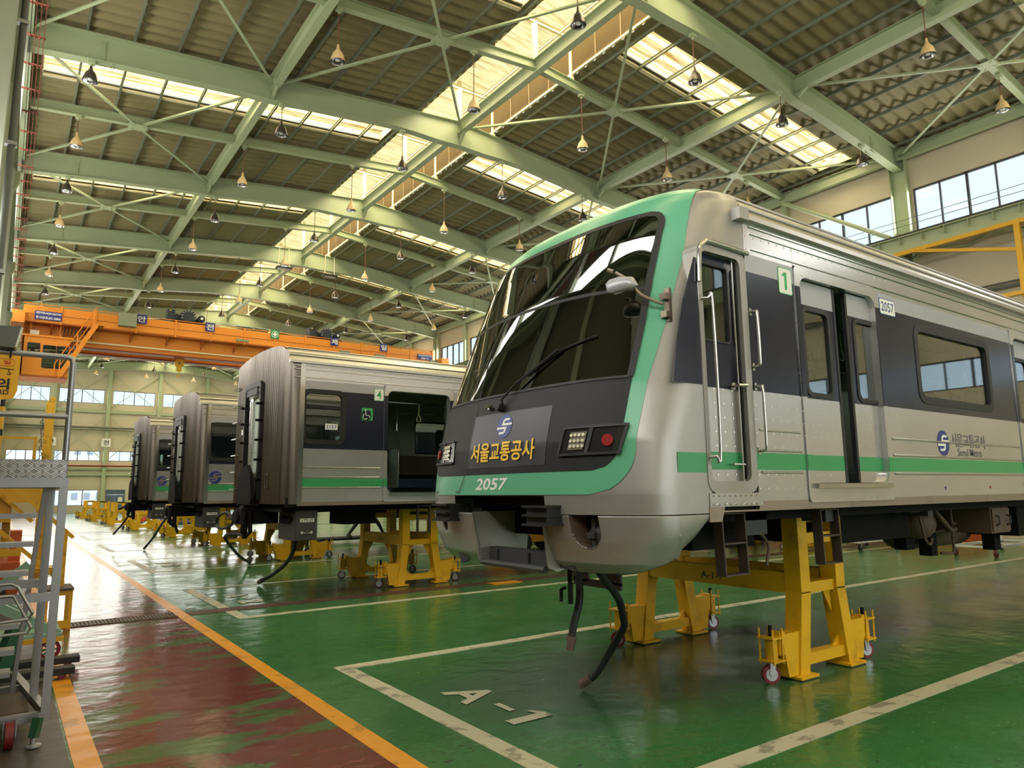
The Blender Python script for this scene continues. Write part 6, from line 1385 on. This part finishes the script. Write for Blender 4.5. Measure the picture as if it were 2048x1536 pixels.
# warning banner and flood lamp on the handrail
bn = thing('warning_banner', 'yellow hazard banner with black Korean lettering tied to the platform handrail', 'banner', (-0.14, PY - 0.05, 2.3))
q = MB(); q.prism([(-0.22, 0.08), (0.15, 0.14), (0.17, 0.2), (0.175, 0.46), (-0.22, 0.46)], 'y', -0.003, 0.003); q.build('cloth', 'banner_yellow', bn)
lettering('lettering', '제 일', 'text_red', bn, (0.06, -0.005, 0.405), (1, 0, 0), (0, 0, 1), 0.115, 0.03, 0.02)
rr = rrect(-0.2, 0.14, 0.378, 0.432, 0.02); q = MB(); q.ring(rr, rrect(-0.197, 0.137, 0.381, 0.429, 0.018), 'y', -0.005, -0.003); q.build('lettering_box', 'text_red', bn)
lettering('lettering', '주의', 'text_black', bn, (0.03, -0.005, 0.245), (1, 0, 0), (0, 0, 1), 0.18, 0.085, 0.03)
lettering('lettering', 'HAZARD', 'text_black', bn, (0.02, -0.005, 0.185), (1, 0, 0), (0, 0, 1), 0.20, 0.034, 0.02)
lettering('lettering', '墜落', 'text_black', bn, (-0.01, -0.005, 0.135), (1, 0, 0), (0, 0, 1), 0.12, 0.05, 0.01)
q = MB(); q.tube([(0.05, -0.005, 0.36), (0.14, -0.005, 0.355)], 0.003, 5); q.tube([(0.11, -0.005, 0.36), (0.11, -0.005, 0.335), (0.125, -0.005, 0.325), (0.115, -0.005, 0.315), (0.1, -0.005, 0.32)], 0.003, 5); q.build('crane_hook_mark', 'text_black', bn)
q = MB(); q.tube([(0.11, 0.0, 0.44), (0.11, -0.03, 0.49), (0.11, 0.04, 0.52), (0.11, 0.06, 0.47)], 0.006, 6); q.build('cable_tie', 'black', bn)
fl = thing('flood_lamp', 'grey box floodlight sitting on the platform handrail', 'lamp', (-0.08, PY + 0.02, 2.815))
q = MB(); q.prism([(-0.28, 0.02), (0.07, 0.0), (0.1, 0.17), (-0.28, 0.13)], 'y', -0.09, 0.09); q.build('housing', 'pipe_grey', fl)
q = MB(); q.prism([(0.068, 0.01), (0.082, 0.01), (0.112, 0.16), (0.098, 0.16)], 'y', -0.085, 0.085); q.build('lens', 'bulb', fl)

# ================================================================ things behind the ladder
st = thing('yellow_step', 'small yellow step stand with handrail post standing by the red walkway', 'step', (0.72, 11.35, 0))
for x in (-0.15, 0.12):
    for y in (-0.15, 0.35): q = MB(); q.bar((x, y, 0), (x, y, 0.5), 0.045, 0.045); q.build('leg', 'hook_yellow', st)
q = MB(); q.box(-0.2, 0.15, -0.2, 0.4, 0.5, 0.53); q.build('tread', 'rust_plate', st)
q = MB(); q.box(-0.18, 0.14, -0.18, -0.14, 0.44, 0.5); q.box(-0.18, 0.14, -0.18, -0.14, 0.02, 0.12); q.build('rail', 'hook_yellow', st)
q = MB(); q.bar((0.03, 0.15, 0.53), (0.03, 0.15, 1.22), 0.045, 0.045); q.build('post', 'worn_yellow', st)
q = MB(); q.bar((0.12, 0.15, 1.16), (-0.75, 0.15, 2.0), 0.05, 0.05); q.build('handrail', 'worn_yellow', st)
q = MB(); q.bar((0.05, 0.15, 0.56), (-0.75, 0.15, 1.32), 0.05, 0.05); q.build('mid_rail', 'worn_yellow', st)
gc = thing('green_cart', 'pale green steel hand cart with a red rimmed wheel behind the platform ladder', 'cart', (0.2, 9.5, 0))
q = MB(); q.box(-0.9, 0.44, -0.25, 0.5, 0.22, 0.27); q.build('deck', 'green_paint', gc)
q = MB(); q.box(-0.9, 0.46, -0.27, -0.24, 0.19, 0.24); q.build('edge', 'hook_yellow', gc)
for a, b in (((-0.9, -0.1, 1.05), (0.42, -0.1, 0.24)), ((-0.9, 0.35, 1.15), (0.3, 0.35, 0.26)), ((-0.7, -0.1, 0.3), (0.1, -0.1, 1.0))): q = MB(); q.bar(a, b, 0.09, 0.09); q.build('side_bar', 'green_paint', gc)
for x in (0.34, -0.6):
    q = MB(); q.lathe([(0.07, -0.02), (0.105, -0.02), (0.105, 0.02), (0.07, 0.02), (0.07, -0.02)], (x, -0.2, 0.106), 20, 'y', caps=False); w = q.build('wheel', 'wheel_red', gc, 40)
    q = MB()
    for k in range(4): a = R(45 * k); q.bar((x - 0.08 * math.cos(a), -0.2, 0.106 - 0.08 * math.sin(a)), (x + 0.08 * math.cos(a), -0.2, 0.106 + 0.08 * math.sin(a)), 0.015, 0.015)
    q.build('spokes', 'dark_green', w)
pj = thing('pallet_truck', 'black pallet truck with two forks reaching over the yellow line', 'pallet truck', (0.0, 8.5, 0))
for y, x1 in ((0.3, 0.78), (-0.22, 0.70)):
    q = MB(); q.box(-0.7, x1, y - 0.08, y + 0.08, 0.05, 0.11); f = q.build('fork', 'rubber', pj)
    q = MB(); q.cyl((x1 - 0.1, y - 0.05, 0.036), (x1 - 0.1, y + 0.05, 0.036), 0.035, 12); q.build('fork_roller', 'wheel_red', f, 40)
q = MB(); q.box(-0.8, -0.65, -0.3, 0.38, 0.05, 0.4); q.build('body', 'dark_green', pj)
q = MB(); q.bar((0.12, 0.05, 0.1), (0.22, 0.1, 0.5), 0.12, 0.12); q.build('lift_cylinder', 'dark_green', pj)
q = MB(); q.cyl((-0.78, -0.1, 0.1), (-0.78, 0.12, 0.1), 0.1, 14); q.build('steer_wheel', 'wheel_black', pj, 40)
ms = thing('lift_mast', 'worn yellow vertical lift mast with a rusty hanging chain', 'mast', (0.78, 20.0, 0))
q = MB(); q.prism([(-0.09, 0.0), (0.09, 0.0), (0.09, 4.02), (0.05, 4.08), (0.0, 4.06), (-0.09, 3.9)], 'y', -0.08, 0.08); q.build('column', 'worn_yellow', ms)
q = MB(); q.box(-0.35, 0.35, -0.4, 0.4, 0, 0.1); q.build('base', 'worn_yellow', ms)
lk = MB().tube([(0.0, 0, 0.04), (0.022, 0, 0.02), (0.022, 0, -0.02), (0.0, 0, -0.04), (-0.022, 0, -0.02), (-0.022, 0, 0.02)], 0.009, 5, closed=True).data('chain_link', 'rust_plate', 60)
for k in range(28): o = put('chain_link', lk, ms, (-0.12 - 0.015 * (k % 3), -0.02, 3.6 - k * 0.075)); o.rotation_euler = (0, 0, R(90) if k % 2 else 0)
wk = thing('work_lift', 'yellow work lift platform with guard rail behind the ladder, under the banner', 'lift platform', (-0.1, 15.2, 0))
q = MB(); q.box(-1.0, 0.62, -0.5, 0.6, 1.62, 1.9); q.build('platform', 'hook_yellow', wk)
q = MB(); q.box(-1.0, 0.25, -0.5, 0.6, 1.3, 1.62); q.build('platform_base', 'hook_yellow', wk)
for x in (-0.9, 0.0, 0.5): q = MB(); q.bar((x, -0.4, 1.9), (x, -0.4, 2.75), 0.05, 0.05); q.build('guard_post', 'hook_yellow', wk)
for z in (2.3, 2.72): q = MB(); q.bar((-0.95, -0.4, z), (0.52, -0.4, z), 0.045, 0.045); q.build('guard_rail', 'hook_yellow', wk)
q = MB(); q.bar((-0.6, -0.55, 2.4), (0.55, -0.55, 1.3), 0.06, 0.06); q.build('brace', 'worn_yellow', wk)
q = MB(); q.bar((-0.6, -0.55, 1.6), (0.4, -0.55, 0.6), 0.06, 0.06); q.build('brace', 'worn_yellow', wk)
for x in (-0.9, 0.2): q = MB(); q.bar((x, 0.3, 0.0), (x, 0.3, 1.3), 0.12, 0.12); q.build('leg', 'hook_yellow', wk)
fk = thing('forklift', 'orange forklift with black tyre half hidden behind the platform ladder', 'forklift', (-0.2, 13.4, 0))
q = MB(); q.box(-0.9, 0.5, -0.3, 0.9, 0.3, 0.75); q.build('body', 'forklift_orange', fk); q = MB(); q.box(0.35, 0.5, 0.0, 0.5, 0.1, 1.2); q.build('mast', 'forklift_orange', fk)
q = MB(); q.box(-0.9, 0.5, -0.35, -0.3, 0.85, 0.95); q.build('side_rail', 'hook_yellow', fk)
for y in (-0.36, 0.8): q = MB(); q.lathe([(0.12, -0.09), (0.26, -0.1), (0.29, -0.05), (0.29, 0.05), (0.26, 0.1), (0.12, 0.09)], (0.08, y, 0.292), 22, 'y'); q.build('tyre', 'wheel_black', fk, 40)
sp = thing('striped_pole', 'black and yellow striped pole by the wall behind the banner', 'pole', (-0.12, 15.9, 0))
for k in range(9): q = MB(); q.cyl((0, 0, k * 0.42), (0, 0, k * 0.42 + 0.42), 0.04, 10); q.build('pole_band', 'hook_yellow' if k % 2 else 'black', sp)
# ================================================================ carts and machines beyond the leading car
def frame_cart(label, x, y, L, wheelm):
    t = thing('frame_cart', label, 'cart', (x, y, 0))
    for yy in (0, 0.9): q = MB(); q.bar((0, yy, 0.24), (L, yy, 0.24), 0.06, 0.06); q.build('side_bar', 'white_paint', t)
    for xx in (0, L / 2, L): q = MB(); q.bar((xx, 0, 0.24), (xx, 0.9, 0.24), 0.05, 0.05); q.build('cross_bar', 'white_paint', t)
    for xx in (0.05, 0.3, L - 0.1):
        for yy in (0, 0.9): q = MB(); q.bar((xx, yy, 0.26), (xx + (0.15 if xx > 0.1 else -0.08), yy, 1.0), 0.05, 0.05); q.build('upright', 'white_paint', t)
    for xx in (0.08, L - 0.12):
        for yy in (0, 0.9): q = MB(); q.cyl((xx, yy - 0.025, 0.1), (xx, yy + 0.025, 0.1), 0.1, 14); w = q.build('castor_wheel', wheelm, t, 40); q = MB(); q.box(xx - 0.03, xx + 0.03, yy - 0.035, yy + 0.035, 0.1, 0.22); q.build('castor_fork', 'wheel_hub', w)
    return t
frame_cart('white tube frame cart on black castors seen under the leading car', 19.1, 10.5, 2.2, 'wheel_black')
frame_cart('white tube frame cart on red castors beneath the end of the leading car', 19.7, 7.45, 3.0, 'wheel_red')
tr = thing('tow_tractor', 'low orange tow tractor with black tyres seen behind the coupler', 'tractor', (11.45, 16.2, 0))
q = MB(); q.prism([(0.0, 0.3), (2.6, 0.3), (2.6, 0.75), (1.2, 0.8), (0.3, 0.85), (0.0, 0.6)], 'y', 0, 1.1); q.build('body', 'crane_orange', tr)
for x in (0.5, 2.0): q = MB(); q.lathe([(0.1, -0.1), (0.25, -0.1), (0.28, -0.06), (0.28, 0.06), (0.25, 0.1), (0.1, 0.1)], (x, 0.02, 0.281), 20, 'y'); q.build('tyre', 'wheel_black', tr, 40); q = MB(); q.lathe([(0.1, -0.1), (0.25, -0.1), (0.28, -0.06), (0.28, 0.06), (0.25, 0.1), (0.1, 0.1)], (x, 1.1, 0.281), 20, 'y'); q.build('tyre', 'wheel_black', tr, 40)
for k, (y, lb) in enumerate(((10.0, 'nearer'), (15.0, 'farther'))):
    bm_ = thing('steel_crate', 'long low red brown steel crate along the far walkway, the %s one' % lb, 'crate', (25.0, y, 0)); q = MB(); q.box(0, 1.0, 0, 4.2, 0.0, 0.75); q.build('crate_body', 'forklift_orange', bm_); q = MB(); q.box(-0.04, 1.04, -0.04, 4.24, 0.75, 0.82); q.build('crate_rim', 'hook_yellow', bm_)
# cones and tarpaulin far down the hall
for x, y, lb in ((7.2, 50.0, 'red traffic cone nearer the blue tarpaulin'), (7.9, 53.5, 'red traffic cone farther down the hall behind the trestles')):
    t = thing('traffic_cone', lb, 'cone', (x, y, 0), 0, 'red cones'); q = MB(); q.lathe([(0.17, 0.03), (0.03, 0.7)], (0, 0, 0), 14); q.build('cone_body', 'cone_red', t, 40); q = MB(); q.box(-0.2, 0.2, -0.2, 0.2, 0, 0.03); q.build('cone_base', 'rubber', t); q = MB(); q.lathe([(0.115, 0.32), (0.085, 0.46)], (0, 0, 0), 14, caps=False); q.build('cone_band', 'sign_white', t, 40)
def heap(label, x, y, rx, ry, h, seed):
    random.seed(seed); m = MB(); n, k = 20, 8; vs = []; fs = []
    for i in range(k + 1):
        t = i / k
        for j in range(n): a = 2 * PI * j / n; r = (1 - t ** 1.8) ; w = 1 + 0.18 * math.sin(3 * a + seed) + 0.1 * random.uniform(-1, 1); vs.append((rx * r * w * math.cos(a), ry * r * w * math.sin(a), h * t * (1 + 0.12 * math.sin(2 * a)) if i else 0))
    for i in range(k):
        for j in range(n): fs.append((i * n + j, i * n + (j + 1) % n, (i + 1) * n + (j + 1) % n, (i + 1) * n + j))
    m.add(vs, fs); o = m.build('tarpaulin', 'tarp_blue', None, 70, (x, y, 0)); tag(o, label, 'tarpaulin'); return o
heap('crumpled blue tarpaulin heap behind the farthest trestles', 8.8, 46, 1.6, 1.0, 0.75, 3); heap('smaller blue tarpaulin heap under the farthest car', 12.0, 44, 1.3, 0.9, 0.6, 5)
# ================================================================ worker beyond the second car
dk = thing('floor_dolly', 'low black flat dolly under the feet of the worker', 'dolly', (8.7, 23.2, 0)); q = MB(); q.box(0, 3.3, 0, 1.0, 0.13, 0.2); q.build('deck', 'rubber', dk)
for x in (0.3, 3.0):
    for y in (0.15, 0.85): q = MB(); q.cyl((x, y - 0.02, 0.065), (x, y + 0.02, 0.065), 0.065, 12); q.build('castor_wheel', 'wheel_black', dk, 40)
def skinned(name, verts, edges, radii, mt, parent, sub=2, root=0):
    me = bpy.data.meshes.new(name); me.from_pydata(verts, edges, []); me.materials.append(MAT[mt]); o = put(name, me, parent)
    sk_ = o.modifiers.new('skin', 'SKIN'); sk_.use_smooth_shade = True
    for i, r in enumerate(radii):
        d = me.skin_vertices[0].data[i]; d.radius = (r, r); d.use_root = (i == root); d.use_loose = False
    su = o.modifiers.new('sub', 'SUBSURF'); su.levels = sub; su.render_levels = sub; return o
pe = thing('person', 'person in black trousers standing wide legged beyond car 2157', 'person', (10.6, 23.7, 0.2))
V = [(0, 0, 0.80), (0, 0.0, 1.0), (0.02, -0.05, 1.2), (0.05, -0.08, 1.36), (0.06, -0.1, 1.47),
     (-0.16, 0, 0.74), (-0.42, -0.02, 0.42), (-0.66, 0.02, 0.09), (-0.70, -0.13, 0.04),
     (0.16, 0, 0.74), (0.42, -0.04, 0.43), (0.64, 0.02, 0.09), (0.69, -0.13, 0.04),
     (-0.15, -0.08, 1.33), (-0.24, -0.22, 1.13), (-0.16, -0.42, 1.06), (0.24, -0.08, 1.33), (0.32, -0.22, 1.13), (0.22, -0.42, 1.06)]
E_ = [(0, 1), (1, 2), (2, 3), (3, 4), (0, 5), (5, 6), (6, 7), (7, 8), (0, 9), (9, 10), (10, 11), (11, 12), (3, 13), (13, 14), (14, 15), (3, 16), (16, 17), (17, 18)]
body = skinned('body', V, E_, [0.14, 0.14, 0.15, 0.13, 0.055, 0.105, 0.072, 0.048, 0.04, 0.105, 0.072, 0.048, 0.04, 0.07, 0.052, 0.036, 0.07, 0.052, 0.036], 'cloth_black', pe)
q = MB(); hd = []
for i in range(13):
    t = PI * i / 12; z = -math.cos(t); r = math.sin(t)
    hd.append((0.078 * r * (1.0 if z > -0.3 else 0.9), 0.115 * z))
q.lathe([(max(0.001, a), b) for a, b in hd], (0.07, -0.13, 1.63), 16, 'z', caps=False)
q.prism([(-0.012, 0.0), (0.012, 0.0), (0.008, 0.04)], 'y', -0.235, -0.20) if False else q.add([(0.055, -0.205, 1.60), (0.085, -0.205, 1.60), (0.07, -0.232, 1.605), (0.07, -0.205, 1.65)], [(0, 1, 2), (1, 3, 2), (3, 0, 2)])
for s in (-1, 1): q.lathe([(0.02, -0.01), (0.024, 0.0), (0.02, 0.01)], (0.07 + s * 0.08, -0.12, 1.63), 8, 'x')
hdo = q.build('head', 'skin', pe, 60)
q = MB(); q.lathe([(0.082, 0.0), (0.086, 0.04), (0.07, 0.09), (0.03, 0.118), (0.001, 0.122)], (0.07, -0.12, 1.64), 16, caps=False); q.build('hair', 'hair', pe, 60)
q = MB()
for s in (-0.03, 0.03): q.cyl((0.07 + s, -0.203, 1.645), (0.07 + s, -0.209, 1.645), 0.009, 8)
q.build('eyes', 'hair', hdo); q = MB(); q.box(0.045, 0.095, -0.212, -0.2, 1.565, 1.573); q.build('mouth', 'cone_red', hdo)
for (hx, hy, hz) in ((-0.16, -0.42, 1.06), (0.22, -0.42, 1.06)):
    vv = [(hx, hy, hz), (hx, hy - 0.05, hz - 0.01), (hx, hy - 0.09, hz - 0.02)]; ee = [(0, 1), (1, 2)]; rr_ = [0.028, 0.036, 0.034]
    for k, ln in enumerate((0.065, 0.078, 0.074, 0.058)):
        x = hx - 0.03 + 0.02 * k; b = len(vv); vv += [(x, hy - 0.10, hz - 0.02), (x, hy - 0.10 - ln * 0.6, hz - 0.035), (x, hy - 0.10 - ln * 0.9, hz - 0.065)]; ee += [(2, b), (b, b + 1), (b + 1, b + 2)]; rr_ += [0.009, 0.0085, 0.008]
    sg = 1 if hx < 0 else -1; b = len(vv); vv += [(hx + sg * 0.04, hy - 0.06, hz - 0.02), (hx + sg * 0.05, hy - 0.1, hz - 0.04)]; ee += [(1, b), (b, b + 1)]; rr_ += [0.011, 0.009]
    skinned('hand', vv, ee, rr_, 'skin', pe, 1)
for (x, y) in ((-0.68, -0.03), (0.67, -0.03)):
    q = MB(); q.prism([(y + 0.08, 0.0), (y - 0.2, 0.0), (y - 0.21, 0.03), (y - 0.1, 0.075), (y + 0.0, 0.11), (y + 0.08, 0.11)], 'x', x - 0.045, x + 0.045); q.build('shoe', 'rubber', pe)
# ================================================================ outside
ext = struct('ground_outside', 'pale paved yard outside the windows'); q = MB(); q.box(-80, 110, -90, 200, -0.6, -0.25); q.build('yard_paving', 'concrete', ext)
mat('far_wall', srgb(214, 216, 222), 0.8, var=0.05); mat('far_window', srgb(150, 164, 184), 0.4)
for i, (x, w, h, dsc) in enumerate(((-6, 10, 11, 'low'), (8, 9, 15, 'tall'), (22, 12, 12, 'wide'))):
    b = thing('apartment_block', '%s pale apartment block seen through the end wall windows' % dsc, 'building', (x, 150 + 6 * i, -0.25))
    q = MB(); q.box(0, w, 0, 10, 0, h); q.build('facade', 'far_wall', b); wm = MB().box(0, 1.0, -0.06, 0.0, 0, 1.2).data('far_window', 'far_window')
    for r in range(int(h / 2.8)):
        for c in range(int(w / 2)): put('block_window', wm, b, (0.5 + c * 2, 0, 1.2 + r * 2.8))
